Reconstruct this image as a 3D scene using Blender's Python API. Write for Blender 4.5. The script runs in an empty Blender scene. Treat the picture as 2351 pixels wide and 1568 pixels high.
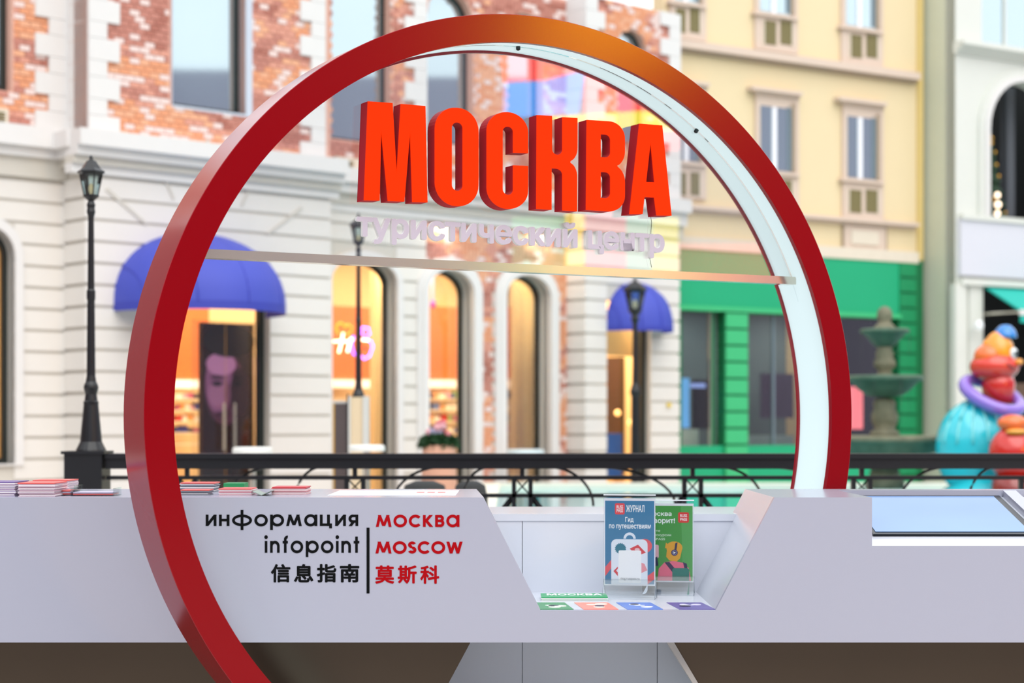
import bpy, bmesh, math, random
from mathutils import Vector, Matrix, noise

random.seed(7)
SC = bpy.context.scene
COL = SC.collection
FPX, CX, HY, EYE = 4140.0, 1175.5, 969.0, 1.6      # focal length in pixels, optical axis, horizon row, eye height

# ------------------------------------------------------------------ camera
cam_data = bpy.data.cameras.new('camera')
cam = bpy.data.objects.new('camera', cam_data)
COL.objects.link(cam)
cam.location = (0, 0, EYE)
cam.rotation_euler = (math.pi / 2, 0, 0)
cam_data.sensor_width = 36
cam_data.lens = FPX / 2351 * 36
cam_data.shift_y = (HY - 784) / 2351
cam_data.clip_end = 300
cam_data.dof.use_dof = True
cam_data.dof.focus_distance = 7.12
cam_data.dof.aperture_fstop = 2.0
SC.camera = cam

# ------------------------------------------------------------------ light
world = bpy.data.worlds.new('daylight')
SC.world = world
world.use_nodes = True
bg = world.node_tree.nodes['Background']
bg.inputs[0].default_value = (0.93, 0.96, 1.0, 1)
bg.inputs[1].default_value = 1.0
sun_d = bpy.data.lights.new('sun', 'SUN')
sun_d.energy = 1.1
sun_d.angle = math.radians(60)
sun_d.color = (1.0, 0.97, 0.92)
sun = bpy.data.objects.new('sun', sun_d)
COL.objects.link(sun)
sun.rotation_euler = (math.radians(38), 0, math.radians(18))
SC.view_settings.view_transform = 'Standard'
SC.view_settings.look = 'None'
SC.view_settings.gamma = 1.0
SC.view_settings.exposure = 0.75
SC.view_settings.use_curve_mapping = False

# ------------------------------------------------------------------ materials
def lin(h):
    h = h.lstrip('#')
    out = []
    for i in (0, 2, 4):
        c = int(h[i:i + 2], 16) / 255
        out.append(c / 12.92 if c <= 0.04045 else ((c + 0.055) / 1.055) ** 2.4)
    return (*out, 1)

MATS = {}
def mat(name, col, rough=0.6, metal=0.0, spec=0.5, vary=0.08, scale=6.0, emit=None, es=0.0, coat=0.0, bump=0.0, alt=None):
    if name in MATS:
        return MATS[name]
    m = bpy.data.materials.new(name)
    m.use_nodes = True
    nt = m.node_tree
    b = nt.nodes['Principled BSDF']
    c = lin(col)
    b.inputs['Roughness'].default_value = rough
    b.inputs['Metallic'].default_value = metal
    b.inputs['Specular IOR Level'].default_value = spec
    b.inputs['Coat Weight'].default_value = coat
    b.inputs['Coat Roughness'].default_value = 0.06
    n = nt.nodes.new('ShaderNodeTexNoise')
    n.inputs['Scale'].default_value = scale
    n.inputs['Detail'].default_value = 3
    tc = nt.nodes.new('ShaderNodeTexCoord')
    nt.links.new(tc.outputs['Object'], n.inputs['Vector'])
    mx = nt.nodes.new('ShaderNodeMix')
    mx.data_type = 'RGBA'
    a = lin(alt) if alt else tuple(v * (1 - vary) for v in c[:3]) + (1,)
    mx.inputs[6].default_value = c
    mx.inputs[7].default_value = a
    nt.links.new(n.outputs['Fac'], mx.inputs[0])
    nt.links.new(mx.outputs[2], b.inputs['Base Color'])
    if bump:
        bp = nt.nodes.new('ShaderNodeBump')
        bp.inputs['Strength'].default_value = bump
        bp.inputs['Distance'].default_value = 0.01
        nt.links.new(n.outputs['Fac'], bp.inputs['Height'])
        nt.links.new(bp.outputs['Normal'], b.inputs['Normal'])
    if emit:
        b.inputs['Emission Color'].default_value = lin(emit)
        b.inputs['Emission Strength'].default_value = es
    MATS[name] = m
    return m

def glass(name, tint='#ffffff', refl=1.0, rough=0.0, haze=0.0):
    """a thin clear sheet: what lies behind shows through, with a mirror image on top"""
    if name in MATS:
        return MATS[name]
    m = bpy.data.materials.new(name)
    m.use_nodes = True
    nt = m.node_tree
    nt.nodes.clear()
    out = nt.nodes.new('ShaderNodeOutputMaterial')
    tr = nt.nodes.new('ShaderNodeBsdfTransparent')
    tr.inputs[0].default_value = lin(tint)
    gl = nt.nodes.new('ShaderNodeBsdfGlossy')
    gl.inputs['Roughness'].default_value = rough
    fr = nt.nodes.new('ShaderNodeFresnel')
    fr.inputs[0].default_value = 1.5
    mu = nt.nodes.new('ShaderNodeMath')
    mu.operation = 'MULTIPLY'
    mu.use_clamp = True
    mu.inputs[1].default_value = refl
    nt.links.new(fr.outputs[0], mu.inputs[0])
    mx = nt.nodes.new('ShaderNodeMixShader')
    nt.links.new(mu.outputs[0], mx.inputs[0])
    nt.links.new(tr.outputs[0], mx.inputs[1])
    nt.links.new(gl.outputs[0], mx.inputs[2])
    nt.links.new(mx.outputs[0], out.inputs[0])
    MATS[name] = m
    return m

M_RED = mat('crimson_lacquer', '#82000b', 0.17, spec=0.18, vary=0.04, scale=2)
M_REDS = mat('crimson_gloss_side', '#8e0a1c', 0.16, spec=0.42, vary=0.05, scale=2)
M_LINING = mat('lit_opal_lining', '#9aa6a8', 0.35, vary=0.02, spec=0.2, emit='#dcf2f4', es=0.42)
M_LFACE = mat('glowing_letter_face', '#b81c00', 0.6, spec=0.05, vary=0.06, scale=3, emit='#f23a02', es=0.36)
M_LSIDE = mat('letter_side_red', '#b01426', 0.55, spec=0.12, vary=0.06)
M_STEEL = mat('polished_steel', '#d9d4c6', 0.16, metal=0.8, vary=0.08, scale=3)
M_BRUSH = mat('brushed_bronze_steel', '#564b40', 0.30, metal=0.9, vary=0.25, scale=1.2)
M_SCREW = mat('dark_screw', '#3a3f40', 0.3, metal=0.8)
M_CTR = mat('lavender_white_solid_surface', '#a6a9ba', 0.22, spec=0.5, vary=0.03, scale=1.5)
M_CTR_LIT = mat('lit_white_solid_surface', '#c9ced9', 0.22, spec=0.5, vary=0.03, scale=1.5)  # whiter than the front, with stronger light painted into the colour
M_SEAM = mat('grey_joint', '#a9adb6', 0.5)
M_WLET = mat('frosted_white_letter', '#b9b2c2', 0.5, vary=0.03)
M_WLETS = mat('white_letter_edge', '#f3f3f5', 0.5, vary=0.03)
M_BLACKT = mat('black_vinyl', '#07090b', 0.6, spec=0.1)
M_REDT = mat('red_vinyl', '#a2000c', 0.55, spec=0.1)
M_BLACK = mat('black_painted_iron', '#101217', 0.35, vary=0.2, scale=8)
M_SHEET = glass('clear_acrylic_sheet', '#ffffff', refl=1.7)
M_ACR = glass('clear_acrylic_stand', '#fbfdfe', refl=0.55)
M_SHOPG = glass('shop_glass', '#f4f6f4', refl=0.8)
M_LAMPG = glass('lantern_glass', '#d5e2e0', refl=1.6)
M_UPG = mat('mirrored_window_glass', '#c2d3d8', 0.04, metal=0.85, vary=0.12, scale=0.7)
M_FRAME = mat('black_window_frame', '#1a2322', 0.4)
M_REVEAL = mat('pale_blue_reveal', '#c3cbd8', 0.6)
M_STONE = mat('cream_limestone', '#dfdbd5', 0.75, vary=0.06, scale=3, bump=0.2)
M_JOINT = mat('limestone_joint', '#cdc8be', 0.85)
M_TRIM = mat('white_stone_trim', '#dcdad8', 0.7, vary=0.04)
M_MORTAR = mat('brick_mortar', '#d9ab9a', 0.9, vary=0.1)
M_YEL = mat('butter_yellow_stucco', '#e2cfa8', 0.85, vary=0.05, scale=1.5)
M_TAUPE = mat('taupe_trim', '#d6c2b2', 0.8, vary=0.06)
M_OLIVE = mat('olive_grille', '#7b7148', 0.7, vary=0.2)
M_CREAM = mat('cream_band', '#ddd2c0', 0.8)
M_GREEN = mat('emerald_paint', '#0fa573', 0.5, vary=0.12, scale=1.0)
M_GREENL = mat('light_emerald_paint', '#3bb878', 0.5, vary=0.10, scale=2)
M_GREEND = mat('deep_green_paint', '#037243', 0.5, vary=0.12, scale=2)
M_SAGE = mat('sage_grey_render', '#c6c9b4', 0.85, vary=0.06)
M_GWHITE = mat('ivory_render', '#d6d8d1', 0.8, vary=0.04)
M_SIGNW = mat('white_sign_panel', '#f0f0f6', 0.5, vary=0.02)
M_DARK = mat('dark_interior', '#1c1f22', 0.8, vary=0.3, scale=1.0)
M_TEAL = mat('teal_canvas', '#0fae9f', 0.7)
M_BLUE = mat('royal_blue_canvas', '#3d4ab4', 0.6, vary=0.12, scale=2)
M_BLUED = mat('royal_blue_valance', '#343ea8', 0.6)
M_FLOOR = mat('pale_paving', '#cfcbc6', 0.45, vary=0.12, scale=0.4)
M_WATER = mat('turquoise_water', '#63c6cf', 0.05, spec=0.6, vary=0.25, scale=1.2, alt='#2fa3ad', bump=0.5)

# ------------------------------------------------------------------ mesh helpers
def tag(o, label=None, cat=None, group=None, kind=None):
    for k, v in (('label', label), ('category', cat), ('group', group), ('kind', kind)):
        if v:
            o[k] = v
    return o

def thing(name, label, cat, loc, group=None):
    o = bpy.data.objects.new(name, None)
    o.empty_display_size = 0.2
    COL.objects.link(o)
    o.location = loc
    return tag(o, label, cat, group)

def wloc(o):
    v = Vector((0, 0, 0))
    while o is not None:
        v += o.location
        o = o.parent
    return v

def link(name, me, parent=None, loc=None):
    o = bpy.data.objects.new(name, me)
    COL.objects.link(o)
    if parent is not None:
        o.parent = parent
    if loc is not None:
        o.location = loc
    return o

class MB:
    """collects faces in world space; build() makes one mesh object whose origin is at the middle of its base"""
    def __init__(s):
        s.v, s.f, s.m, s.cur = [], [], [], 0
    def add(s, vs, fs):
        k = len(s.v)
        s.v += [Vector(v) for v in vs]
        s.f += [tuple(i + k for i in f) for f in fs]
        s.m += [s.cur] * len(fs)
        return s
    def hexa(s, p):
        return s.add(p, [(0, 3, 2, 1), (4, 5, 6, 7), (0, 1, 5, 4), (1, 2, 6, 5), (2, 3, 7, 6), (3, 0, 4, 7)])
    def box(s, fr, u0, u1, z0, z1, o0, o1):
        return s.hexa([fr.pt(u0, z0, o0), fr.pt(u1, z0, o0), fr.pt(u1, z0, o1), fr.pt(u0, z0, o1),
                       fr.pt(u0, z1, o0), fr.pt(u1, z1, o0), fr.pt(u1, z1, o1), fr.pt(u0, z1, o1)])
    def lathe(s, c, prof, n=24, ph=0.0):
        c = Vector(c)
        vs = []
        for r, z in prof:
            for i in range(n):
                a = 2 * math.pi * i / n + ph
                vs.append(c + Vector((r * math.cos(a), r * math.sin(a), z)))
        fs = []
        for j in range(len(prof) - 1):
            for i in range(n):
                k = (i + 1) % n
                fs.append((j * n + i, j * n + k, (j + 1) * n + k, (j + 1) * n + i))
        fs.append(tuple(range(n))[::-1])
        fs.append(tuple((len(prof) - 1) * n + i for i in range(n)))
        return s.add(vs, fs)
    def tube(s, pts, r, n=8, closed=False):
        pts = [Vector(p) for p in pts]
        N = len(pts)
        vs = []
        rs = r if isinstance(r, (list, tuple)) else [r] * N
        for i, p in enumerate(pts):
            if closed:
                t = pts[(i + 1) % N] - pts[i - 1]
            else:
                t = pts[min(i + 1, N - 1)] - pts[max(i - 1, 0)]
            t.normalize()
            ref = Vector((0, 0, 1)) if abs(t.z) < 0.9 else Vector((1, 0, 0))
            a = t.cross(ref).normalized()
            b = t.cross(a)
            for k in range(n):
                q = 2 * math.pi * k / n
                vs.append(p + a * (rs[i] * math.cos(q)) + b * (rs[i] * math.sin(q)))
        fs = []
        for i in range(N if closed else N - 1):
            j = (i + 1) % N
            for k in range(n):
                l = (k + 1) % n
                fs.append((i * n + k, i * n + l, j * n + l, j * n + k))
        if not closed:
            fs.append(tuple(range(n))[::-1])
            fs.append(tuple((N - 1) * n + k for k in range(n)))
        return s.add(vs, fs)
    def ball(s, c, r, nu=16, nv=10, keep=None):
        c = Vector(c)
        rx, ry, rz = r if isinstance(r, (list, tuple)) else (r, r, r)
        vs = []
        for j in range(nv + 1):
            t = math.pi * j / nv
            for i in range(nu):
                a = 2 * math.pi * i / nu
                vs.append(c + Vector((rx * math.sin(t) * math.cos(a), ry * math.sin(t) * math.sin(a), rz * math.cos(t))))
        fs = [(j * nu + i, (j + 1) * nu + i, (j + 1) * nu + (i + 1) % nu, j * nu + (i + 1) % nu) for j in range(nv) for i in range(nu)]
        return s.add(vs, fs)
    def build(s, name, mats, parent=None, smooth=False, weld=True, kind=None, label=None, cat=None, group=None):
        base = wloc(parent) if parent is not None else None
        lo = Vector([min(v[i] for v in s.v) for i in range(3)])
        hi = Vector([max(v[i] for v in s.v) for i in range(3)])
        org = Vector(((lo.x + hi.x) / 2, (lo.y + hi.y) / 2, lo.z))
        me = bpy.data.meshes.new(name)
        me.from_pydata([v - org for v in s.v], [], s.f)
        for m in (mats if isinstance(mats, (list, tuple)) else [mats]):
            me.materials.append(m)
        for p, i in zip(me.polygons, s.m):
            p.material_index = i
            p.use_smooth = smooth
        bm = bmesh.new()
        bm.from_mesh(me)
        if smooth and weld:
            bmesh.ops.remove_doubles(bm, verts=bm.verts, dist=1e-6)
        bmesh.ops.recalc_face_normals(bm, faces=bm.faces)
        bm.to_mesh(me)
        bm.free()
        o = link(name, me, parent, org - base if base is not None else org)
        return tag(o, label, cat, group, kind)

class Fr:
    """an upright plane: u along it, z up, o inward (away from the camera)"""
    def __init__(s, O, deg):
        s.O = Vector(O)
        a = math.radians(deg)
        s.ang = a
        s.d = Vector((math.cos(a), math.sin(a), 0))
        s.n = Vector((-math.sin(a), math.cos(a), 0))
    def pt(s, u, z, o=0.0):
        return s.O + s.d * u + s.n * o + Vector((0, 0, z))
    def at(s, x, y, o=0.0):
        """where the line of sight of a photograph point meets the plane"""
        dx, dz = (x - CX) / FPX, (HY - y) / FPX
        t = (o + s.O.x * s.n.x + s.O.y * s.n.y) / (dx * s.n.x + s.n.y)
        w = Vector((t * dx, t, EYE + t * dz)) - s.O
        return w.dot(s.d), w.z
    def U(s, x, o=0.0):
        return s.at(x, HY, o)[0]
    def Z(s, x, y, o=0.0):
        return s.at(x, y, o)[1]
    def off(s, r):
        f = Fr(s.O + s.n * r, 0)
        f.d, f.n, f.ang = s.d, s.n, s.ang
        return f

def pw(x, y, Y):
    return Vector(((x - CX) / FPX * Y, Y, EYE + (HY - y) / FPX * Y))

def bx(fr, x0, y0, x1, y1, o0, o1, name, m, parent, **kw):
    """a box on plane fr from its photograph rectangle"""
    xm = (x0 + x1) / 2
    u0, u1 = fr.U(x0, o0), fr.U(x1, o0)
    z1, z0 = fr.Z(xm, y0, o0), fr.Z(xm, y1, o0)
    return MB().box(fr, u0, u1, z0, z1, o0, o1).build(name, m, parent, **kw)

def arc(cx, cy, rx, ry, a0, a1, n=16):
    return [(cx + rx * math.cos(math.radians(a0 + (a1 - a0) * i / n)), cy + ry * math.sin(math.radians(a0 + (a1 - a0) * i / n))) for i in range(n + 1)]

def plate_mesh(loops, thick):
    cu = bpy.data.curves.new('outline', 'CURVE')
    cu.dimensions = '2D'
    cu.fill_mode = 'BOTH'
    cu.extrude = thick / 2
    for lp in loops:
        sp = cu.splines.new('POLY')
        sp.points.add(len(lp) - 1)
        for p, (x, y) in zip(sp.points, lp):
            p.co = (x, y, 0, 1)
        sp.use_cyclic_u = True
    ob = bpy.data.objects.new('outline', cu)
    me = bpy.data.meshes.new_from_object(ob)
    bpy.data.objects.remove(ob)
    bpy.data.curves.remove(cu)
    return me

def plate(fr, loops, o0, o1, name, mats, parent, face_first=False, **kw):
    """a flat piece with real thickness on plane fr; loops are (u, z) outlines, inner ones are holes"""
    t = o1 - o0
    me = plate_mesh(loops, t)
    mb = MB()
    vs = [fr.pt(v.co.x, v.co.y, (o0 + o1) / 2 - v.co.z) for v in me.vertices]
    mb.add(vs, [tuple(p.vertices) for p in me.polygons])
    if face_first:                      # first material on the face towards the viewer, second on the rest
        mb.m = [0 if all(me.vertices[i].co.z > t / 2 - 1e-6 for i in p.vertices) else 1 for p in me.polygons]
    bpy.data.meshes.remove(me)
    return mb.build(name, mats, parent, **kw)

def text_mesh(body, bold=0.0, thick=0.002):
    cu = bpy.data.curves.new('txt', 'FONT')
    cu.body = body
    cu.extrude = 0.5
    cu.resolution_u = 4
    ob = bpy.data.objects.new('txt', cu)
    COL.objects.link(ob)
    me = bpy.data.meshes.new_from_object(ob.evaluated_get(bpy.context.evaluated_depsgraph_get()))
    bpy.data.objects.remove(ob)
    bpy.data.curves.remove(cu)
    if bold:                            # heavier weight: the same outline laid over itself a little to each side
        V = [v.co.copy() for v in me.vertices]
        F = [tuple(p.vertices) for p in me.polygons]
        v2, f2 = [], []
        for dx, dy in ((0, 0), (1, 0), (-1, 0), (0, 1), (0, -1), (.7, .7), (-.7, .7), (.7, -.7), (-.7, -.7)):
            k = len(v2)
            v2 += [c + Vector((dx * bold, dy * bold, (.02 * len(v2) / len(V)) * (1 if c.z > 0 else -1))) for c in V]
            f2 += [tuple(i + k for i in f) for f in F]
        bpy.data.meshes.remove(me)
        me = bpy.data.meshes.new('txt')
        me.from_pydata(v2, [], f2)
    return me

def text_on(fr, body, u0, u1, z0, z1, o0, o1, name, m, parent, bold=0.0, **kw):
    """lettering fitted into a rectangle of plane fr"""
    me = text_mesh(body, bold)
    co = [v.co.copy() for v in me.vertices]
    xa, xb = min(c.x for c in co), max(c.x for c in co)
    ya, yb = min(c.y for c in co), max(c.y for c in co)
    mb = MB()
    mb.add([fr.pt(u0 + (c.x - xa) / (xb - xa) * (u1 - u0), z0 + (c.y - ya) / (yb - ya) * (z1 - z0), (o0 - (c.z - .5) * 2e-4) if c.z > 0 else o1) for c in co],
           [tuple(p.vertices) for p in me.polygons])
    bpy.data.meshes.remove(me)
    return mb.build(name, m, parent, **kw)

# ================================================================== SETTING
flo = MB().add([(-45, -30, 0), (45, -30, 0), (45, 70, 0), (-45, 70, 0)], [(0, 1, 2, 3)]).build('floor', M_FLOOR, kind='structure')
flo['label'] = 'pale paved floor of the indoor plaza'
M_RW = mat('lilac_grey_wall', '#9893aa', 0.8, vary=0.15, scale=0.3)
wr = MB().hexa([(23, -24, 0), (23.4, -24, 0), (34.4, 46, 0), (34, 46, 0), (23, -24, 12.2), (23.4, -24, 12.2), (34.4, 46, 12.2), (34, 46, 12.2)]).build('wall_right', M_RW, kind='structure')
wr['label'] = 'lilac grey wall across the plaza'
wb = MB().hexa([(-40, -16, 0), (40, -16, 0), (40, -15.6, 0), (-40, -15.6, 0), (-40, -16, 11), (40, -16, 11), (40, -15.6, 11), (-40, -15.6, 11)]).build('wall_rear', M_RW, kind='structure')
wb['label'] = 'lilac grey wall behind the viewer'

wl_ = MB().hexa([(-17, -16, 0), (-16.6, -16, 0), (-16.6, 40, 0), (-17, 40, 0), (-17, -16, 11), (-16.6, -16, 11), (-16.6, 40, 11), (-17, 40, 11)]).build('wall_left', mat('rosy_grey_wall', '#94807f', .8, vary=.3, scale=.5), kind='structure')
wl_['label'] = 'rosy grey wall at the near side of the plaza'

# ================================================================== BRICK BUILDING
PHI = 42
FB = Fr((pw(200, HY, 20.0).x, 20.0, 0), PHI)
FC = FB.off(0.49)
FA = FC
FD = FB.off(0.12)
BB = thing('brick_building', 'red brick shop building with cream stone piers and blue awnings', 'building', FB.O)
BRICKS = []
def fill_bricks(fr, u0, u1, z0, z1, solid):
    L, H, g = 0.130, 0.068, 0.009
    r = 0
    z = z0
    while z + H <= z1 + 0.02:
        u = u0 - (L / 2 if r % 2 else 0)
        while u < u1:
            a, b = max(u, u0), min(u + L - g, u1)
            if b - a > 0.03:
                ok = [solid(a + (b - a) * k / 4, z + H / 2) for k in range(5)]
                if all(ok):
                    BRICKS.append((fr, a, b, z, H - g))
                elif ok[0] and ok[1]:
                    BRICKS.append((fr, a, a + (b - a) * 0.4, z, H - g))
                elif ok[4] and ok[3]:
                    BRICKS.append((fr, a + (b - a) * 0.6, b, z, H - g))
            u += L
        z += H
        r += 1

def rect(u0, u1, z0, z1):
    return [(u0, z0), (u1, z0), (u1, z1), (u0, z1)]
def archl(u0, u1, z0, z1, n=18, rise=None):
    """an opening with an arched head reaching z1"""
    r = (u1 - u0) / 2
    rise = rise or r
    return [(u0, z0), (u1, z0)] + arc((u0 + u1) / 2, z1 - rise, r, rise, 0, 180, n)
def in_rect(q):
    return lambda u, z: q[0] < u < q[1] and q[2] < z < q[3]

def courses(fr, spans, z0, z1, parent, cuts=(), pitch=0.235, groove=0.032, proud=0.022):
    """coursed stone: every course a block of its own between deep joints"""
    n = max(1, round((z1 - z0) / pitch))
    pitch = (z1 - z0) / n
    for k in range(n):
        a, b = z0 + k * pitch, z0 + (k + 1) * pitch - groove
        for u0, u1 in spans:
            segs = [(u0, u1)]
            for c0, c1, d0, d1 in cuts:
                if b > d0 and a < d1:
                    segs = [t for s0, s1 in segs for t in ((s0, min(s1, c0)), (max(s0, c1), s1)) if t[1] - t[0] > 0.02]
            for s0, s1 in segs:
                MB().box(fr, s0, s1, a, b, -proud, 0.02).build('stone_course', M_STONE, parent)

def quoins(fr, ua, uw, un, z0, z1, parent, o1=0.02, phase=0):
    """toothed corner stones from edge ua to uw (long) or un (short)"""
    z, k = z0, phase
    while z < z1:
        h = 0.245 if k % 2 == 0 else 0.185
        e = uw if k % 2 == 0 else un
        MB().box(fr, min(ua, e), max(ua, e), z, min(z + h - 0.004, z1), -0.045, o1).build('quoin', M_TRIM, parent)
        z += h
        k += 1

def moulding(fr, u0, u1, steps, parent, name='cornice'):
    for z0, z1, pr, m in steps:
        MB().box(fr, u0, u1, z0, z1, -pr, 0.1).build(name, m, parent)

def window_in(fr, loop_fn, q, o, parent, pane_mat, frame_w=0.06, rev=True, bars=0, fm=None):
    """frame and pane set back in an opening q=(u0,u1,z0,z1)"""
    u0, u1, z0, z1 = q
    w = plate(fr, [loop_fn(u0, u1, z0, z1), loop_fn(u0 + frame_w, u1 - frame_w, z0 + frame_w, z1 - frame_w)], o, o + 0.06, 'window_frame', fm or M_FRAME, parent)
    plate(fr, [loop_fn(u0 + frame_w * .5, u1 - frame_w * .5, z0 + frame_w * .5, z1 - frame_w * .5)], o + 0.025, o + 0.035, 'pane', pane_mat, w)
    for k in range(bars):
        uu = u0 + (u1 - u0) * (k + 1) / (bars + 1)
        MB().box(fr, uu - .02, uu + .02, z0, z1, o - .005, o + .05).build('mullion', fm or M_FRAME, w)
    return w

def awning(fr, xc, a_px, y_base, y_top, p, parent, drop=0.10):
    uc, zb = fr.at(xc, y_base)
    a = (fr.U(xc + a_px / 2) - fr.U(xc - a_px / 2)) / 2
    h = fr.Z(xc, y_top) - zb
    mb = MB()
    nA, nB = 28, 10
    vs = []
    for j in range(nB + 1):
        B = math.pi / 2 * j / nB
        for i in range(nA + 1):
            A = math.pi * i / nA
            vs.append(fr.pt(uc + a * math.cos(A), zb + h * math.sin(A) ** 0.9 * math.cos(B), -p * math.sin(A) * math.sin(B)))
    mb.add(vs, [(j * (nA + 1) + i, j * (nA + 1) + i + 1, (j + 1) * (nA + 1) + i + 1, (j + 1) * (nA + 1) + i) for j in range(nB) for i in range(nA)])
    aw = mb.build('awning', M_BLUE, parent, smooth=True)
    mv = MB()
    vs = []
    for z in (zb, zb - drop):
        for i in range(nA + 1):
            A = math.pi * i / nA
            vs.append(fr.pt(uc + a * math.cos(A), z, -p * math.sin(A)))
    mv.add(vs, [(i, i + 1, nA + 2 + i, nA + 1 + i) for i in range(nA)])
    mv.build('valance', M_BLUED, aw, smooth=True)
    for i in range(4, nA, 5):
        A = math.pi * i / nA
        MB().tube([fr.pt(uc + a * math.cos(A), zb + h * math.sin(A) ** 0.9 * math.cos(math.pi / 2 * j / nB) - .01, -p * math.sin(A) * math.sin(math.pi / 2 * j / nB)) for j in range(nB + 1)], .012, 6).build('rib', M_BLUED, aw)
    return aw

ZT = 7.6   # the fronts go on above the frame
# ---- recessed bay at the picture's edge
uA0, uA1 = FA.U(-900), FA.U(152)
zcA = FA.Z(60, 300)
qa = (FA.U(-110), FA.U(26), FA.Z(10, 208), ZT)
ga = (FA.U(-95), FA.U(31), FA.Z(10, 1065), FA.Z(0, 520))
plate(FA, [rect(uA0, uA1, zcA, ZT), rect(*qa)], 0, 0.3, 'brick_backing', M_MORTAR, BB)
fill_bricks(FA, uA0, FA.U(122), zcA, ZT, lambda u, z: not in_rect(qa)(u, z))
window_in(FA, rect, qa, 0.12, BB, M_UPG, 0.07)
quoins(FA, uA1, FA.U(78), FA.U(109), zcA, ZT, BB)
plate(FA, [rect(uA0, uA1, 0, zcA), archl(*ga)], 0, 0.3, 'stone_backing', M_JOINT, BB)
courses(FA, [(uA0, uA1)], 0.25, FA.Z(60, 410), BB, cuts=[ga])
plate(FA, [archl(ga[0] - .14, ga[1] + .10, ga[2] - .02, ga[3] + .12), archl(*ga)], -0.05, 0.1, 'arch_surround', M_TRIM, BB)
window_in(FA, archl, ga, 0.14, BB, M_SHOPG, 0.06)
moulding(FA, uA0, uA1, [(FA.Z(60, 340), zcA + .03, .20, M_TRIM), (FA.Z(60, 362), FA.Z(60, 340), .12, M_TRIM), (FA.Z(60, 408), FA.Z(60, 362), .06, M_JOINT)], BB)
MB().box(FA, uA0, uA1, 0, 0.25, -0.08, 0.05).build('plinth', M_TRIM, BB)
v = bx(FA, -25, 248, 20, 300, -0.04, 0.02, 'vent_box', M_CREAM, BB)
for k in range(6):
    bx(FA, -20, 256 + k * 7, 12, 259.5 + k * 7, -0.055, -0.03, 'louvre', M_OLIVE, v)

# ---- projecting bay with the large awning
uB0, uB1 = 0.0, FB.U(757)
zcB = FB.Z(250, 319)
qb = (FB.U(394), FB.U(563), FB.Z(480, 252), ZT)
plate(FB, [rect(uB0, uB1, zcB, ZT), rect(*qb)], 0, 0.3, 'brick_backing', M_MORTAR, BB)
fill_bricks(FB, FB.U(238), FB.U(712), zcB, ZT, lambda u, z: not in_rect(qb)(u, z))
window_in(FB, rect, qb, 0.14, BB, M_UPG, 0.05)
plate(FB, [rect(qb[0] - .005, qb[1] + .09, qb[2] - .03, ZT), rect(*qb)], -0.02, 0.14, 'window_reveal', M_REVEAL, BB)
quoins(FB, 0, FB.U(271), FB.U(242), zcB, ZT, BB, o1=0.49)
quoins(FB, FB.U(743), FB.U(686), FB.U(711), zcB, ZT, BB)
MB().box(FB, 0.004, 0.28, zcB, ZT, 0.012, 0.49).build('side_return', mat('plain_brick_return', '#c9826c', .9, vary=.25, scale=9), BB)
gb = (FB.U(338), FB.U(618), 0.02, FB.Z(478, 600))
plate(FB, [rect(uB0, uB1, 0, zcB), rect(*gb)], 0, 0.3, 'stone_backing', M_JOINT, BB)
MB().box(FB, 0.001, 0.3, 0, zcB, 0.012, 0.52).build('side_return', M_JOINT, BB)
courses(FB, [(-.035, uB1)], 0.25, FB.Z(250, 405), BB, cuts=[gb])
nret = round((FB.Z(250, 405) - 0.25) / 0.235)
for k in range(nret):
    pz = (FB.Z(250, 405) - 0.25) / nret
    MB().box(FB, -0.034, 0.03, .25 + k * pz, .25 + (k + 1) * pz - .036, -0.02, 0.49).build('stone_course', M_STONE, BB)
for k in range(5):                                    # fan of wedge stones above the awning
    a = math.radians(35 + k * 27.5)
    c = FB.at(475, 640)
    r0, r1 = 1.0, 1.62
    d = math.radians(.7)
    pts = [(c[0] + r * math.cos(a + s), c[1] + r * math.sin(a + s)) for r, s in ((r0, -d), (r1, -d), (r1, d), (r0, d))]
    plate(FB, [pts], -0.037, 0.0, 'wedge_joint', M_JOINT, BB)
moulding(FB, -.22, uB1 + .1, [(FB.Z(250, 346), zcB + .05, .26, M_TRIM), (FB.Z(250, 366), FB.Z(250, 346), .18, M_TRIM), (FB.Z(250, 384), FB.Z(250, 366), .11, M_JOINT), (FB.Z(250, 404), FB.Z(250, 384), .06, M_TRIM)], BB)
for pr, z0, z1, m in ((.26, FB.Z(250, 346), zcB + .05, M_TRIM), (.18, FB.Z(250, 366), FB.Z(250, 346), M_TRIM), (.11, FB.Z(250, 384), FB.Z(250, 366), M_JOINT)):
    MB().box(FB, -pr, 0.02, z0, z1, -.02, .5).build('cornice', m, BB)
MB().box(FB, -.06, uB1, 0, 0.25, -0.09, 0.05).build('plinth', M_TRIM, BB)
awning(FB, 440, 350, 703, 536, 1.2, BB)
db = MB().box(FB, gb[1] - .07, gb[1], 0, gb[3], .10, .18).build('door_frame', M_FRAME, BB)
MB().box(FB, gb[0], gb[0] + .07, 0, gb[3], .10, .18).build('door_frame', M_FRAME, BB)
for a, b in ((462, 540), (542, 606)):
    dl = MB().box(FB, FB.U(a), FB.U(b), .03, FB.Z(540, 735), .20, .215).build('glass_door', M_SHOPG, BB)
    ex = b - 10 if a < 500 else a + 12
    MB().tube([FB.pt(FB.U(ex), FB.Z(ex, 925), .14), FB.pt(FB.U(ex), FB.Z(ex, 1035), .14)], .018, 8).build('door_handle', M_STEEL, dl)

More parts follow.
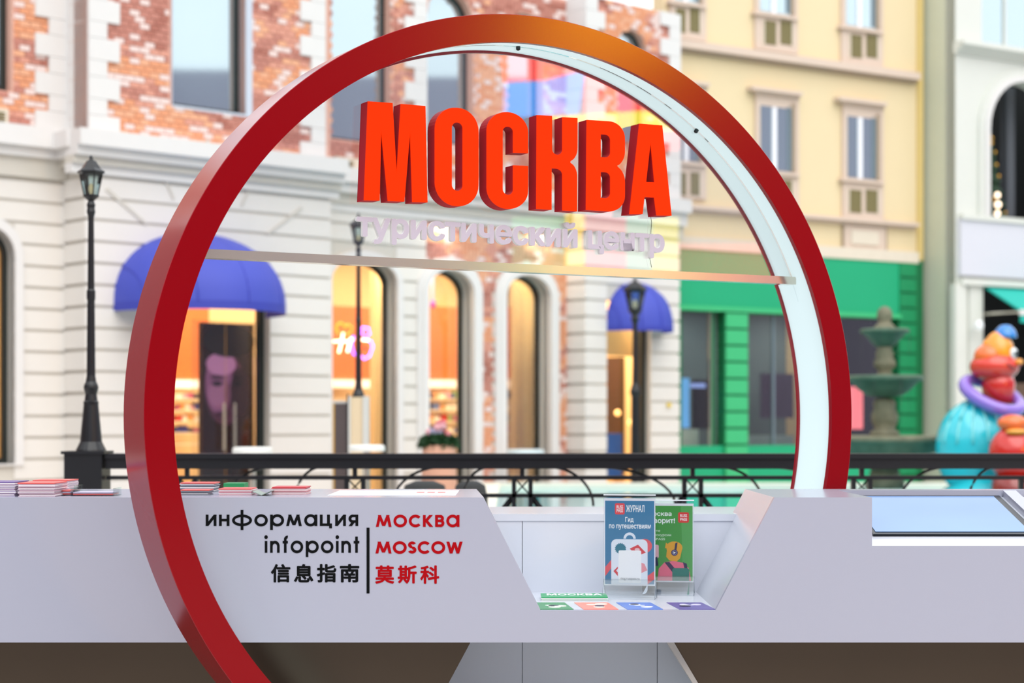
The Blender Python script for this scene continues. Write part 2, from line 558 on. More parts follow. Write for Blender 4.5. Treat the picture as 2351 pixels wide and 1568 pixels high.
# ---- recessed bay with three arched shop windows
uC0, uC1 = uB1 + .02, FC.U(1330)
zcC = FC.Z(800, 398)
uq = FC.U(976)
qs = [('r', (FC.U(760), FC.U(897), FC.Z(830, 326), ZT)), ('a', (FC.U(978), FC.U(1086), FC.Z(1030, 330), FC.Z(1030, -22))), ('a', (FC.U(1164), FC.U(1245), FC.Z(1200, 340), FC.Z(1200, 31)))]
plate(FC, [rect(uC0, uC1, zcC, ZT)] + [(rect if t == 'r' else archl)(*q) for t, q in qs], 0, 0.3, 'brick_backing', M_MORTAR, BB)
def solidC(u, z):
    for t, q in qs:
        if in_rect(q)(u, z):
            if t == 'r':
                return False
            r = (q[1] - q[0]) / 2
            if z < q[3] - r or math.hypot(u - (q[0] + q[1]) / 2, z - (q[3] - r)) < r:
                return False
    return True
fill_bricks(FC, uC0, uC1, zcC, ZT, solidC)
for t, q in qs:
    window_in(FC, rect if t == 'r' else archl, q, 0.13, BB, M_UPG, 0.045)
quoins(FC, uq, FC.U(926), FC.U(948), zcC, ZT, BB, phase=1)
vC = bx(FC, 770, 362, 830, 412, -0.05, 0.02, 'vent_box', M_CREAM, BB)
for k in range(6):
    bx(FC, 777, 369 + k * 6, 812, 372 + k * 6, -0.065, -0.03, 'louvre', M_OLIVE, vC)
gs = [(FC.U(757), FC.U(908), 0.5, FC.Z(832, 592)), (FC.U(977), FC.U(1081), 0.5, FC.Z(1030, 620)), (FC.U(1155), FC.U(1258), 0.5, FC.Z(1206, 632))]
plate(FC, [rect(uC0, uC1, 0, zcC)] + [archl(*g, rise=.30) for g in gs], 0, 0.3, 'stone_backing', M_JOINT, BB)
courses(FC, [(uC0, uq)], 0.25, FC.Z(800, 470), BB, cuts=gs[:1])
zb1 = FC.Z(1140, 520)
def solidG(u, z):
    for q in gs[1:]:
        if q[0] - .17 < u < q[1] + .17 and z < q[3] + .18:
            r = (q[1] - q[0]) / 2 + .17
            if z < q[3] - .3 or math.hypot((u - (q[0] + q[1]) / 2) / r, (z - (q[3] - .3)) / .48) < 1:
                return False
    return True
fill_bricks(FC, uq + .01, uC1, 0.25, zb1, solidG)
for g in gs:
    w = .17 if g is not gs[0] else .09
    plate(FC, [archl(g[0] - w, g[1] + w, g[2] - .1, g[3] + w, rise=.30 + w), archl(*g, rise=.30)], -0.06, 0.1, 'arch_surround', M_TRIM, BB)
    if w > .1:
        plate(FC, [archl(g[0] - .10, g[1] + .10, g[2] - .06, g[3] + .10, rise=.40), archl(*g, rise=.30)], -0.085, -0.05, 'arch_moulding', M_TRIM, BB)
    window_in(FC, lambda a, b, c, d: archl(a, b, c, d, rise=.30), g, 0.17, BB, M_SHOPG, 0.05)
    MB().box(FC, g[0] - w, g[1] + w, .40, .5, -.12, .2).build('window_sill', M_TRIM, BB)
moulding(FC, uC0, uC1, [(FC.Z(800, 424), zcC + .04, .24, M_TRIM), (FC.Z(800, 446), FC.Z(800, 424), .17, M_TRIM), (FC.Z(800, 470), FC.Z(800, 446), .08, M_JOINT), (FC.Z(1140, 520), FC.Z(1140, 500), .05, M_TRIM)], BB)
MB().box(FC, uC0, uC1, 0, 0.25, -0.08, 0.05).build('plinth', M_TRIM, BB)

# ---- far projecting bay with the small awning
uD0, uD1 = FD.U(1345), FD.U(1556)
zcD = FD.Z(1450, 455)
qd = (FD.U(1418), FD.U(1484), FD.Z(1450, 330), FD.Z(1450, 68))
plate(FD, [rect(uD0, uD1, zcD, ZT), archl(*qd)], 0, 0.3, 'brick_backing', M_MORTAR, BB)
fill_bricks(FD, uD0, uD1, zcD, ZT, lambda u, z: not in_rect((qd[0], qd[1], qd[2], qd[3]))(u, z) or (z > qd[3] - .18 and math.hypot(u - (qd[0] + qd[1]) / 2, z - qd[3] + (qd[1] - qd[0]) / 2) > (qd[1] - qd[0]) / 2))
window_in(FD, archl, qd, 0.12, BB, M_UPG, 0.045)
quoins(FD, uD0 - .04, FD.U(1385), FD.U(1368), zcD, ZT, BB, o1=0.37, phase=1)
quoins(FD, uD1 + .02, FD.U(1513), FD.U(1533), zcD, ZT, BB, o1=0.3)
gd = (FD.U(1391), FD.U(1492), 0.02, FD.Z(1440, 690))
plate(FD, [rect(uD0, uD1, 0, zcD), rect(*gd)], 0, 0.3, 'stone_backing', M_JOINT, BB)
MB().box(FD, uD0 + .005, uD0 + .25, 0, ZT, 0.012, 0.40).build('side_return', M_JOINT, BB)
courses(FD, [(uD0 - .035, uD1 + .02)], 0.25, FD.Z(1450, 540), BB, cuts=[gd])
nret = round((FD.Z(1450, 540) - 0.25) / 0.235)
for k in range(nret):
    pz = (FD.Z(1450, 540) - 0.25) / nret
    MB().box(FD, uD0 - 0.034, uD0 + 0.03, .25 + k * pz, .25 + (k + 1) * pz - .036, -0.02, 0.37).build('stone_course', M_STONE, BB)
moulding(FD, uD0 - .15, uD1 + .05, [(FD.Z(1450, 480), zcD + .04, .24, M_TRIM), (FD.Z(1450, 510), FD.Z(1450, 480), .15, M_TRIM), (FD.Z(1450, 538), FD.Z(1450, 510), .07, M_JOINT)], BB)
MB().box(FD, uD0 - .05, uD1 + .05, 0, 0.25, -0.09, 0.05).build('plinth', M_TRIM, BB)
awning(FD, 1456, 128, 752, 648, 0.55, BB, drop=.07)
MB().box(FD, gd[1] - .08, gd[1], 0, gd[3], .08, .2).build('door_frame', M_FRAME, BB)
ydot = FD.at(1531, 930)
MB().tube([FD.pt(ydot[0], ydot[1], -.06), FD.pt(ydot[0], ydot[1], -.03)], .035, 16).build('wall_badge', mat('yellow_badge', '#e8c93a', .5), BB)

# ---- the bricks themselves
BM = [mat('orange_brick', '#e39c75', .85, vary=.12, scale=30), mat('salmon_brick', '#da9a86', .85, vary=.12, scale=30), mat('dusty_red_brick', '#c38374', .85, vary=.15, scale=30),
      mat('deep_red_brick', '#b06f60', .85, vary=.15, scale=30), mat('limewashed_brick', '#e6d0ca', .9, vary=.06, scale=30), mat('apricot_brick', '#e7ab88', .85, vary=.1, scale=30)]
def brick_mat(p):
    n1 = noise.noise(Vector((p.x * .9, p.y * .9, p.z * 2.6)))
    r = random.random()
    if r < .19:
        return 4
    if n1 > .12:
        return 0 if r < .6 else 5
    if n1 < -.15:
        return 3 if r < .4 else 2
    return 1 if r < .6 else (5 if r < .75 else 2)
unit = []
for m in BM:
    mb = MB()
    mb.hexa([(-.5, -.5, -.5), (.5, -.5, -.5), (.5, .5, -.5), (-.5, .5, -.5), (-.5, -.5, .5), (.5, -.5, .5), (.5, .5, .5), (-.5, .5, .5)])
    me = bpy.data.meshes.new('brick')
    me.from_pydata(mb.v, [], mb.f)
    me.materials.append(m)
    unit.append(me)
def seen_rank(b):
    p = b[0].pt((b[1] + b[2]) / 2, b[3] + b[4] / 2)
    x, y = CX + FPX * p.x / p.y, HY - FPX * (p.z - EYE) / p.y
    vis = -40 < x < 2390 and 4 < y < 1040
    inside = ((x - 1130) / 800) ** 2 + ((y - 935) / 870) ** 2
    if .84 < inside < 1.12:
        vis = False                                  # behind the red ring
    return (not vis, -(b[2] - b[1]) / p.y)
BRICKS.sort(key=seen_rank)
rest = MB()
for i, (fr, a, b, z, h) in enumerate(BRICKS):
    c = fr.pt((a + b) / 2, z + h / 2, 0)
    k = brick_mat(c)
    pr = 0.010 + 0.008 * random.random()
    if i < 300:
        o = link('brick', unit[k], BB, fr.pt((a + b) / 2, z + h / 2, .004 - pr / 2) - BB.location)
        o.rotation_euler.z = fr.ang
        o.scale = (b - a, pr + .008, h)
    else:
        rest.cur = k
        rest.box(fr, a, b, z, z + h, -pr, .006)
rest.build('bricks', BM, BB, kind='stuff')

# ---- the shop inside
SH = thing('shop_interior', 'warm lit shop interior with beige walls behind the arched windows', 'shop interior', FC.pt(FC.U(600), 0, 3.0))
M_BEIGE = mat('warm_beige_wall', '#e2c08d', .8, vary=.06)
us0, us1 = FC.U(-140, .4), FC.U(1620, 3.2)
MB().box(FC, us0, us1, 0, 4.5, 3.2, 3.3).build('back_wall', M_BEIGE, SH)
MB().box(FC, us0, us1, 4.3, 4.4, .32, 3.2).build('ceiling_panel', mat('sand_ceiling', '#dcbf92', .8), SH)
MB().box(FC, us0, us1, 0.03, .06, .32, 3.2).build('floor_covering', mat('shop_floor_tan', '#a98d6c', .6), SH)
MB().box(FC, us0 - .1, us0, 0, 4.4, .3, 3.3).build('end_wall', M_BEIGE, SH)
MB().box(FC, us1, us1 + .1, 0, 4.4, .3, 3.3).build('end_wall', M_BEIGE, SH)
for x0, x1, o in ((862, 930, 1.0), (1186, 1262, 1.0)):
    MB().box(FC, FC.U(x0, o), FC.U(x1, o), .06, 4.3, o, o + .12).build('partition', mat('cream_partition', '#ecca90', .7, vary=.05), SH)
bx(FC, 1236, 790, 1256, 942, .9, .96, 'notice_board', mat('mauve_board', '#a692a0', .7), SH)
M_MOSA = mat('orange_mosaic', '#d9772f', .55, vary=.35, scale=55, alt='#a94a1c')
for x0, x1 in ((300, 480), (748, 868), (960, 1075), (1120, 1192)):
    mp = bx(FC, x0, 704, x1, 868, 2.6, 2.7, 'mosaic_panel', M_MOSA, SH)
    bx(FC, x0, 872, x1, 890, 2.5, 2.7, 'lit_shelf_edge', mat('shelf_glow', '#ffe9dc', .5, emit='#ffe6da', es=.3), SH)
    for k in range(5):
        bx(FC, x0, 915 + k * 26, x1, 918 + k * 26, 2.35, 2.7, 'shelf', mat('shelf_board_pale', '#ead6b4', .6), SH)
for k, x in enumerate((380, 480, 700, 840, 960, 1060, 1160, 1240, 1400, 1500)):
    c = FC.pt(FC.U(x, 1.6), 4.2, 0.62 if k % 2 else 1.7)
    ld = bpy.data.lights.new('unseen_shop_lamp', 'AREA')
    ld.size = 1.2
    ld.energy = 75 if k % 2 else 26
    ld.color = (1.0, .84, .62)
    lo = bpy.data.objects.new('unseen_shop_lamp', ld)
    COL.objects.link(lo)
    lo.location = c
GOODS = ['#e8d9c8', '#2b2438', '#8fb052', '#3a3f86', '#d99aa0', '#c9362f', '#f2e6d2', '#6d7fb0', '#e59b5a', '#b04a6a']
GNAME = ['ivory', 'dark plum', 'leaf green', 'navy', 'rose', 'red', 'cream', 'steel blue', 'orange', 'mulberry']
ORD = ['first', 'second', 'third', 'fourth', 'fifth', 'sixth', 'seventh', 'eighth', 'ninth', 'tenth']
for x0, x1 in ((402, 462), (982, 1060), (1158, 1188)):
    for k in range(4):
        x = x0 + 2
        nth = -1
        while x < x1 - 8:
            w = random.choice((9, 11, 14))
            h = random.choice((10, 13, 16))
            ci = random.choice((0, 0, 6, 1, 3, 4, 5, 8, 9)) if x0 < 900 else random.randrange(len(GOODS))
            yb = 914.5 + k * 26
            u0, u1 = FC.U(x, 2.4), FC.U(x + w, 2.4)
            o = MB().box(FC, u0, u1, FC.Z(x, yb, 2.4), FC.Z(x, yb - h, 2.4), 2.4, 2.5)
            pk = o.build('product_box', mat('carton%d' % ci, GOODS[ci], .6), None)
            where = {402: 'seen beside the face screen', 982: 'in the planter window', 1158: 'in the narrow arched window'}[x0]
            nth += 1
            tag(pk, '%s carton, %s along the %s shelf %s' % (GNAME[ci], ORD[nth], ('top', 'second', 'third', 'lowest')[k], where), 'box', 'cartons on the shelves ' + where)
            x += w + 2

# face screen standing in the doorway
scr = thing('display_screen', 'tall dark screen showing a purple lit face in the shop doorway', 'screen', FB.pt(FB.U(520), 0, .5))
q = (FB.U(464, .5), FB.U(582, .5), .05, FB.Z(520, 742, .5))
MB().box(FB, *q, .5, .58).build('panel', mat('dark_brown_display', '#2a1614', .25, emit='#3a1c1a', es=.16), scr)
def ell(fr, x, y, rx, ry, o, n=26):
    uc, zc = fr.at(x, y, o)
    s = fr.U(x + 1, o) - fr.U(x, o)
    sz = (fr.Z(x, y, o) - fr.Z(x, y + 1, o))
    return [(uc + rx * s * math.cos(2 * math.pi * i / n), zc + ry * sz * math.sin(2 * math.pi * i / n)) for i in range(n)]
for nm, x, y, rx, ry, c, e, o in (('face_image', 518, 892, 46, 84, '#5a3048', .22, .496), ('face_image', 503, 880, 31, 70, '#8c5580', .24, .493), ('face_image', 508, 836, 34, 26, '#b87aac', .28, .490), ('face_image', 500, 905, 22, 30, '#a0668f', .24, .488),
                                 ('face_image', 552, 902, 24, 56, '#341a24', .16, .486), ('face_image', 522, 905, 7, 26, '#7a4668', .2, .484), ('face_image', 498, 866, 15, 5, '#4f2a44', .16, .482), ('face_image', 498, 881, 12, 6, '#341a30', .14, .480), ('face_image', 546, 868, 14, 5, '#22101a', .12, .482), ('face_image', 546, 881, 11, 6, '#1a0c12', .1, .480),
                                 ('face_image', 510, 950, 18, 5, '#4f2a44', .16, .480), ('face_image', 524, 782, 60, 38, '#1e0f0e', .1, .478)):
    plate(FB, [ell(FB, x, y, rx, ry, .49)], o, o + .003, nm, mat('screen_glow' + c[1:], c, .4, emit=c, es=e), scr)

# neon sign in the first arched window
ns = thing('neon_sign', 'glowing white, orange and violet neon sign in the arched window', 'neon sign', FC.pt(FC.U(815, .5), FC.Z(815, 830, .5), .5))
def neon(pts, col, es, r=.015):
    P = [FC.pt(*FC.at(x, y, .6), .6) for x, y in pts]
    MB().tube(P, r, 8).build('neon_tube', mat('neon' + col[1:], col, .3, emit=col, es=es), ns)
neon([(776, 766)] + [(782 + 10 * math.cos(math.radians(a)), 752 + 10 * math.sin(math.radians(a))) for a in range(150, 380, 23)] + [(800, 744), (808, 752), (804, 764), (796, 768)], '#ff8a1c', 1.6)
neon([(766, 784), (780, 783), (800, 784), (812, 778)], '#ffd9b0', 4)
neon([(788, 764), (784, 785), (778, 810)], '#ffd9b0', 4)
neon([(806, 776), (801, 795), (798, 808)], '#ffe4cc', 4)
neon([(812, 772), (806, 790), (812, 812), (818, 816)], '#8a50ff', 3.2)
neon([(832, 768), (832, 752), (846, 754), (849, 766), (834, 778), (852, 784), (856, 796), (848, 818), (836, 824), (830, 818)], '#c070ff', 3.4)
neon([(832, 780), (846, 781)], '#ffe0c8', 4)
neon([(834, 797), (842, 800), (838, 806)], '#ff3020', 1.5, .018)
# pink pendant, brown cupboard, blue bin, lights in the far doorway
pd = thing('pendant_lamp', 'thin magenta pendant lamp hanging inside the planter window', 'lamp', FC.pt(*FC.at(994, 700, .8), .8))
u, zt = FC.at(994, 600, .8)
MB().tube([FC.pt(u, 4.3, .8), FC.pt(u, FC.Z(994, 692, .8), .8)], .022, 8).build('stem', mat('lilac_stem', '#d7a8c8', .5), pd)
MB().ball(FC.pt(u, FC.Z(994, 698, .8), .8), (.04, .04, .06)).build('shade', mat('magenta_shade', '#d83c9a', .4, emit='#d83c9a', es=.3), pd, smooth=True)
bx(FD, 1388, 750, 1500, 818, .5, .6, 'door_header', mat('cream_partition', '#ecca90', .7), SH)
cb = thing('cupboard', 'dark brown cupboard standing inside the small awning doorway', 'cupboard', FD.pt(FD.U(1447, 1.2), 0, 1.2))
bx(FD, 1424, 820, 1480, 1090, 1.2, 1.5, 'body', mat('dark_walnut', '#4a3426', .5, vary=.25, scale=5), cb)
bx(FD, 1452, 830, 1454, 1080, 1.18, 1.22, 'door_shade_line', mat('walnut_shade_line', '#2b1d15', .6), cb)  # dark strip painted as the shadow line between the doors
tag(bx(FD, 1396, 995, 1428, 1095, .45, .75, 'bin', mat('cobalt_bin', '#2f5c9e', .5, vary=.25), None), 'cobalt blue bin inside the small awning doorway', 'bin')
for k, x in enumerate((1418, 1448, 1471)):
    tag(MB().ball(FD.pt(*FD.at(x, (948, 970, 986)[k], .8), .8), .045).build('globe_lamp', mat('amber_globe', '#ffcf8a', .4, emit='#ffc070', es=1.2), None, smooth=True),
        ('left', 'middle', 'right')[k] + ' amber globe lamp low in the small awning doorway', 'lamp', 'globe lamps in the doorway')

# ================================================================== YELLOW BUILDING
PHE = 32
pD = FD.pt(uD1, 0, .30)
xE = CX + FPX * pD.x / pD.y
FE = Fr((pD.x, pD.y, 0), PHE)
YB = thing('yellow_building', 'butter yellow building with taupe window surrounds above a green shopfront', 'building', FE.O)
uE1 = FE.U(2116)
zg = FE.Z(1800, 578)
E2 = [(1536, 1640), (1739, 1838), (1938, 2034)]
plate(FE, [rect(0, uE1, zg, ZT + 1.5)], 0, .25, 'wall', M_YEL, YB)
def taupe_window(x0, x1, yc, yg0, yg1, yb, grid, top=True):
    """surround, cornice, glazing and the panel with two grilles below"""
    w = bx(FE, x0, yc + 16, x1, yb, -.05, .02, 'window_surround', M_TAUPE, YB)
    if top:
        bx(FE, x0 - 8, yc, x1 + 9, yc + 8, -.16, .02, 'window_cornice', M_TAUPE, w)
        bx(FE, x0 - 3, yc + 8, x1 + 3, yc + 16, -.09, .02, 'window_cornice', M_TAUPE, w)
    gx0, gx1 = x0 + 10, x1 - 14
    bx(FE, gx0, yg0, gx1, yg1, -.056, -.04, 'pane', M_UPG, w)
    gm = (gx0 + gx1) / 2 - 4
    bx(FE, gm - 5, yg0, gm + 4, yg1, -.075, -.045, 'mullion', M_SIGNW, w)
    bx(FE, gx1 - 12, yg0, gx1 - 6, yg1, -.07, -.045, 'mullion', mat('slate_frame', '#6f7f8a', .5), w)
    bx(FE, gx1, yg0 - 8, gx1 + 7, yg1 + 3, -.085, -.03, 'side_shade_board', mat('deep_taupe', '#ad9a86', .8), w)  # darker taupe painted as the shade beside the pane
    bx(FE, x0 - 2, yg1 + 2, x1 + 2, yg1 + 9, -.11, 0, 'window_sill', M_TAUPE, w)
    a, b, g0, g1 = grid
    cx = (a + b) / 2
    for p, q in ((a, cx - 5), (cx + 5, b)):
        gz = bx(FE, p, g0, q, g1, -.06, -.045, 'grille', M_OLIVE, w)
    for p in (a - 3, b + 1):
        bx(FE, p, g0 - 3, p + 2, g1 + 3, -.07, -.045, 'grille_frame', M_CREAM, w)
    return w
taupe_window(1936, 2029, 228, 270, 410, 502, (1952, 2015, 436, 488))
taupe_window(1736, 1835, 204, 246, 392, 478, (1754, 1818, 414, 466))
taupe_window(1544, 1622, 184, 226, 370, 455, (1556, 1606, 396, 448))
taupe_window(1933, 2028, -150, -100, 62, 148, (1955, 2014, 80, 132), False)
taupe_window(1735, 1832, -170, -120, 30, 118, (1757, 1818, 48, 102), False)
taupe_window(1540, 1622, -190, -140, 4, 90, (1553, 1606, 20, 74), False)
def ledge(x0, y, h, pr, m, name='string_course'):
    z1, z0 = FE.Z(x0, y), FE.Z(x0, y + h)
    return MB().box(FE, 0, FE.U(2098), z0, z1, -pr, .05).build(name, m, YB)
ledge(1830, 133, 17, .16, M_TAUPE)
ledge(1830, 150, 7, .08, mat('deep_taupe', '#ad9a86', .8))
ledge(1973, 504, 8, .14, M_TAUPE)
ledge(1973, 512, 6, .06, M_TAUPE)
ledge(1973, 572, 26, .12, M_CREAM)
fp = bx(FE, 1938, 520, 2035, 572, -.04, .02, 'frieze_panel', M_TAUPE, YB)
bx(FE, 1956, 530, 2018, 562, -.06, -.02, 'panel_inset', M_CREAM, fp)
for x in (1938, 2036):
    bx(FE, x - 1.5, 505, x + 1.5, 600, -.05, -.01, 'panel_joint', mat('deep_taupe', '#ad9a86', .8), YB)
MB().box(FE, uE1 - .12, uE1, zg, ZT + 1.5, -.04, .02).build('edge_strip', mat('ochre_edge', '#d9bf7c', .8), YB)
# green shopfront
zf1, zf0 = FE.Z(1973, 598), FE.Z(1973, 722)
MB().box(FE, 0, FE.U(2056), zf0, zf1, -.10, .2).build('fascia', M_GREEN, YB)
MB().box(FE, 0, FE.U(2056), zf0 - .05, zf0 + .02, -.14, .2).build('fascia_edge', M_GREENL, YB)
def pilaster(x0, x1, m, name='pilaster_block'):
    u0, u1 = FE.U(x0), FE.U(x1)
    n = 13
    top = zf0 - .05 if x0 < 1900 else zg - .05
    if x0 > 1900:
        n = 17
    for k in range(n):
        a = top * k / n
        b = top * (k + 1) / n
        MB().box(FE, u0, u1, a + .012, b - .022, -.12, .1).build(name, m, YB)
    MB().box(FE, u0, u1, 0, top, -.085, .1).build('pilaster_core', M_GREEND, YB)
pilaster(1656, 1706, M_GREENL)
pilaster(2054, 2092, mat('mid_emerald_paint', '#0a8a55', .5, vary=.1))
MB().box(FE, FE.U(2092), uE1, 0, zg, -.03, .15).build('edge_strip', M_GREEND, YB)
MB().box(FE, 0, FE.U(2056), 0, FE.Z(1800, 1022), -.06, .15).build('stall_riser', M_GREEN, YB)
for x0, x1 in ((1560, 1642), (1712, 2052)):
    w = plate(FE, [rect(FE.U(x0), FE.U(x1), FE.Z(1800, 1030), zf0), rect(FE.U(x0) + .06, FE.U(x1) - .05, FE.Z(1800, 1030) + .05, zf0 - .06)], .02, .1, 'shop_window', M_GREEND, YB)
    plate(FE, [rect(FE.U(x0) + .03, FE.U(x1) - .03, FE.Z(1800, 1030), zf0 - .03)], .055, .062, 'pane', M_SHOPG, w)
    if x1 < 1700:
        bx(FE, 1630, 715, 1634, 1030, .03, .08, 'mullion', M_STEEL, w)
    else:
        bx(FE, 1775, 715, 1779, 1030, .03, .08, 'mullion', mat('slate_frame', '#6f7f8a', .5), w)
GI = thing('dark_shop_interior', 'dim grey shop interior behind the green shopfront windows', 'shop interior', FE.pt(FE.U(1750), 0, 1.6))
MB().box(FE, 0, uE1, 0, 3.7, 2.2, 2.3).build('back_wall', mat('slate_wall', '#5f6f70', .8, vary=.3, scale=.8), GI)
MB().box(FE, -.05, 0, 0, 3.7, .2, 2.3).build('end_wall', mat('cream_partition', '#ecca90', .7), GI)
MB().box(FE, uE1 - .3, uE1 - .2, 0, 3.7, .2, 2.3).build('end_wall', M_DARK, GI)
MB().box(FE, 0, uE1, 3.5, 3.6, .25, 2.2).build('ceiling_panel', mat('grey_soffit', '#727a7a', .8), GI)
MB().box(FE, 0, uE1, .01, .04, .25, 2.2).build('floor_covering', mat('grey_shop_floor', '#5a5f60', .6), GI)
for x in (1640, 1860):  # unseen lamps added to lift the dim interior
    ld = bpy.data.lights.new('unseen_shop_lamp', 'AREA')
    ld.size = .8
    ld.energy = 16
    lo = bpy.data.objects.new('unseen_shop_lamp', ld)
    COL.objects.link(lo)
    lo.location = FE.pt(FE.U(x, 1.2), 3.44, 1.2)
tag(bx(FE, 1560, 868, 1583, 982, .5, .56, 'information_screen', mat('sky_blue_screen', '#6aa9ea', .4, emit='#6aa9ea', es=.45), None), 'upright sky blue lit screen inside the narrow green shop window', 'screen')
tag(bx(FE, 1562, 985, 1604, 1090, .35, .7, 'white_cabinet', mat('white_laminate', '#d8dfdd', .5), None), 'low white cabinet inside the narrow green shop window', 'cabinet')
tag(bx(FE, 1598, 872, 1626, 985, 1.0, 1.1, 'dark_poster', mat('dark_maroon_poster', '#2a1a24', .5, vary=.6, scale=6), None), 'dark maroon poster inside the narrow green shop window', 'poster')
tag(bx(FE, 1588, 880, 1620, 890, .95, .99, 'sign_light', mat('violet_light', '#8fa0e0', .4, emit='#8fa0e0', es=.6), None), 'small violet light strip above the dark maroon poster', 'light')
tag(bx(FE, 1712, 1000, 1822, 1090, .5, .9, 'shop_desk', mat('pale_grey_desk', '#9aa6a8', .5), None), 'pale grey desk inside the wide green shop window', 'desk')
tag(bx(FE, 1750, 858, 1822, 960, 1.4, 1.45, 'purple_poster', mat('plum_poster', '#4a3350', .5, vary=.5, scale=5), None), 'plum poster on the wall above the pale grey desk', 'poster')
pp = bx(FE, 1944, 888, 1981, 985, -.02, 0.0, 'pink_sign', mat('coral_pink_sign', '#f4808a', .5), None)
tag(pp, 'coral pink sign in the green shop window beside the fountain', 'sign')

# ================================================================== IVORY BUILDING
pE = FE.pt(uE1, 0, .05)
FG = Fr((pE.x, pE.y, 0), PHE)
r_ret = .70
FGf = FG.off(-r_ret)
uG0 = FG.U(2116) 
WB = thing('ivory_building', 'ivory building with a round arch niche and a teal awning', 'building', FG.O)
uf0 = FGf.U(2192)
MB().box(FGf, uf0, uf0 + .25, 0, ZT + 2, 0.0, r_ret + .15).build('side_wall', M_SAGE, WB)
uf1 = FGf.U(2850)
qw = (FGf.U(2252), FGf.U(2440), FGf.Z(2300, 106), ZT + 2)
qn = (FGf.U(2262), FGf.U(2425), FGf.Z(2300, 500), FGf.Z(2340, 190))
qsn = (FGf.U(2255), FGf.U(2480), 0.02, FGf.Z(2300, 655))
plate(FGf, [rect(uf0, uf1, 0, ZT + 2), rect(*qw), archl(*qn), rect(*qsn)], -.02, .2, 'front_wall', M_GWHITE, WB)
window_in(FGf, rect, qw, .08, WB, M_UPG, .05, bars=2, fm=M_GWHITE)
for y, h, pr in ((108, 10, .22), (118, 9, .14), (127, 8, .07)):
    MB().box(FGf, uf0 - .02, uf1, FGf.Z(2270, y + h), FGf.Z(2270, y), -pr, .02).build('cornice', M_GWHITE, WB)
plate(FGf, [archl(qn[0] - .20, qn[1] + .20, qn[2], qn[3] + .20), archl(*qn)], -.08, .05, 'arch_moulding', M_GWHITE, WB)
plate(FGf, [archl(qn[0] - .10, qn[1] + .10, qn[2], qn[3] + .10), archl(*qn)], -.12, -.06, 'arch_moulding', M_TRIM, WB)
MB().box(FGf, uf0 + .04, uf1, FGf.Z(2290, 512), FGf.Z(2290, 500), -.14, .02).build('arch_sill', M_GWHITE, WB)
bx(FGf, 2206, 512, 2500, 640, -.10, .02, 'sign_panel', mat('pale_lilac_panel', '#d2d3dc', .5, vary=.02), WB)
cl = bx(FGf, 2194, 652, 2218, 1100, -.10, .02, 'column', M_GWHITE, WB)
cl = bx(FGf, 2226, 652, 2252, 1100, -.06, .02, 'column', M_GWHITE, WB)
MB().box(FGf, uf0 + .04, uf1, FGf.Z(2230, 656), FGf.Z(2230, 642), -.13, .02).build('column_cap', M_GWHITE, WB)
MB().box(FGf, uf0 + .1, uf1, 0, 4.6, 1.6, 1.7).build('dark_backing', M_DARK, WB)
MB().box(FGf, uf0 + .2, uf1, qn[2] - .05, qn[3] + .4, 1.2, 1.3).build('niche_back', M_DARK, WB)
MB().box(FGf, uf0 + .2, uf1, qn[2] - .05, qn[2], .15, 1.3).build('niche_floor', M_DARK, WB)
bx(FGf, 2312, 200, 2330, 500, .5, .56, 'niche_mullion', mat('graphite', '#54585f', .5), WB)
bx(FGf, 2298, 200, 2304, 500, .55, .6, 'niche_mullion', mat('graphite_dark', '#2d3034', .5), WB)
# teal awning
def gp(x, y, o):
    return FGf.pt(FGf.U(x, o), FGf.Z(x, y, o), o)
ua, ub = qsn[0] + .02, uf1
za, zb_ = FGf.Z(2290, 658), FGf.Z(2290, 716)
ta = MB()
ta.add([FGf.pt(ua, za, -.02), FGf.pt(ub, za, -.02), FGf.pt(ub, zb_, -.75), FGf.pt(ua + .02, zb_, -.75), FGf.pt(ua, za - .03, -.02), FGf.pt(ub, za - .03, -.02), FGf.pt(ub, zb_ - .03, -.75), FGf.pt(ua + .02, zb_ - .03, -.75)],
       [(0, 1, 2, 3), (4, 5, 6, 7), (0, 1, 5, 4), (1, 2, 6, 5), (2, 3, 7, 6), (3, 0, 4, 7)])
aw2 = ta.build('awning', M_TEAL, WB)
MB().box(FGf, ua + .02, ub, zb_ - .10, zb_ - .01, -.77, -.74).build('valance_band', M_TRIM, aw2)
MB().box(FGf, ua + .04, ub, zb_ - .22, zb_ - .10, -.765, -.745).build('valance', M_TEAL, aw2)
MB().tube([FGf.pt(ua, zb_ - .05, -.05), FGf.pt(ua + .02, zb_ - .05, -.75)], .02, 8).build('arm', M_STEEL, aw2)
wl = FGf.at(2246, 748, -.2)
tag(MB().ball(FGf.pt(*wl, -.22), (.07, .07, .09)).build('wall_lamp', mat('frosted_lamp', '#e6ebee', .4, emit='#ffffff', es=.1), None, smooth=True), 'small white lamp on the ivory building beside the teal awning', 'lamp')
bxm = bx(FGf, 2330, 880, 2400, 930, -.1, .2, 'wicker_basket', mat('brown_wicker', '#6b5444', .7, vary=.3, scale=30), None)
tag(bxm, 'brown wicker basket in the dark shop behind the statue', 'basket')
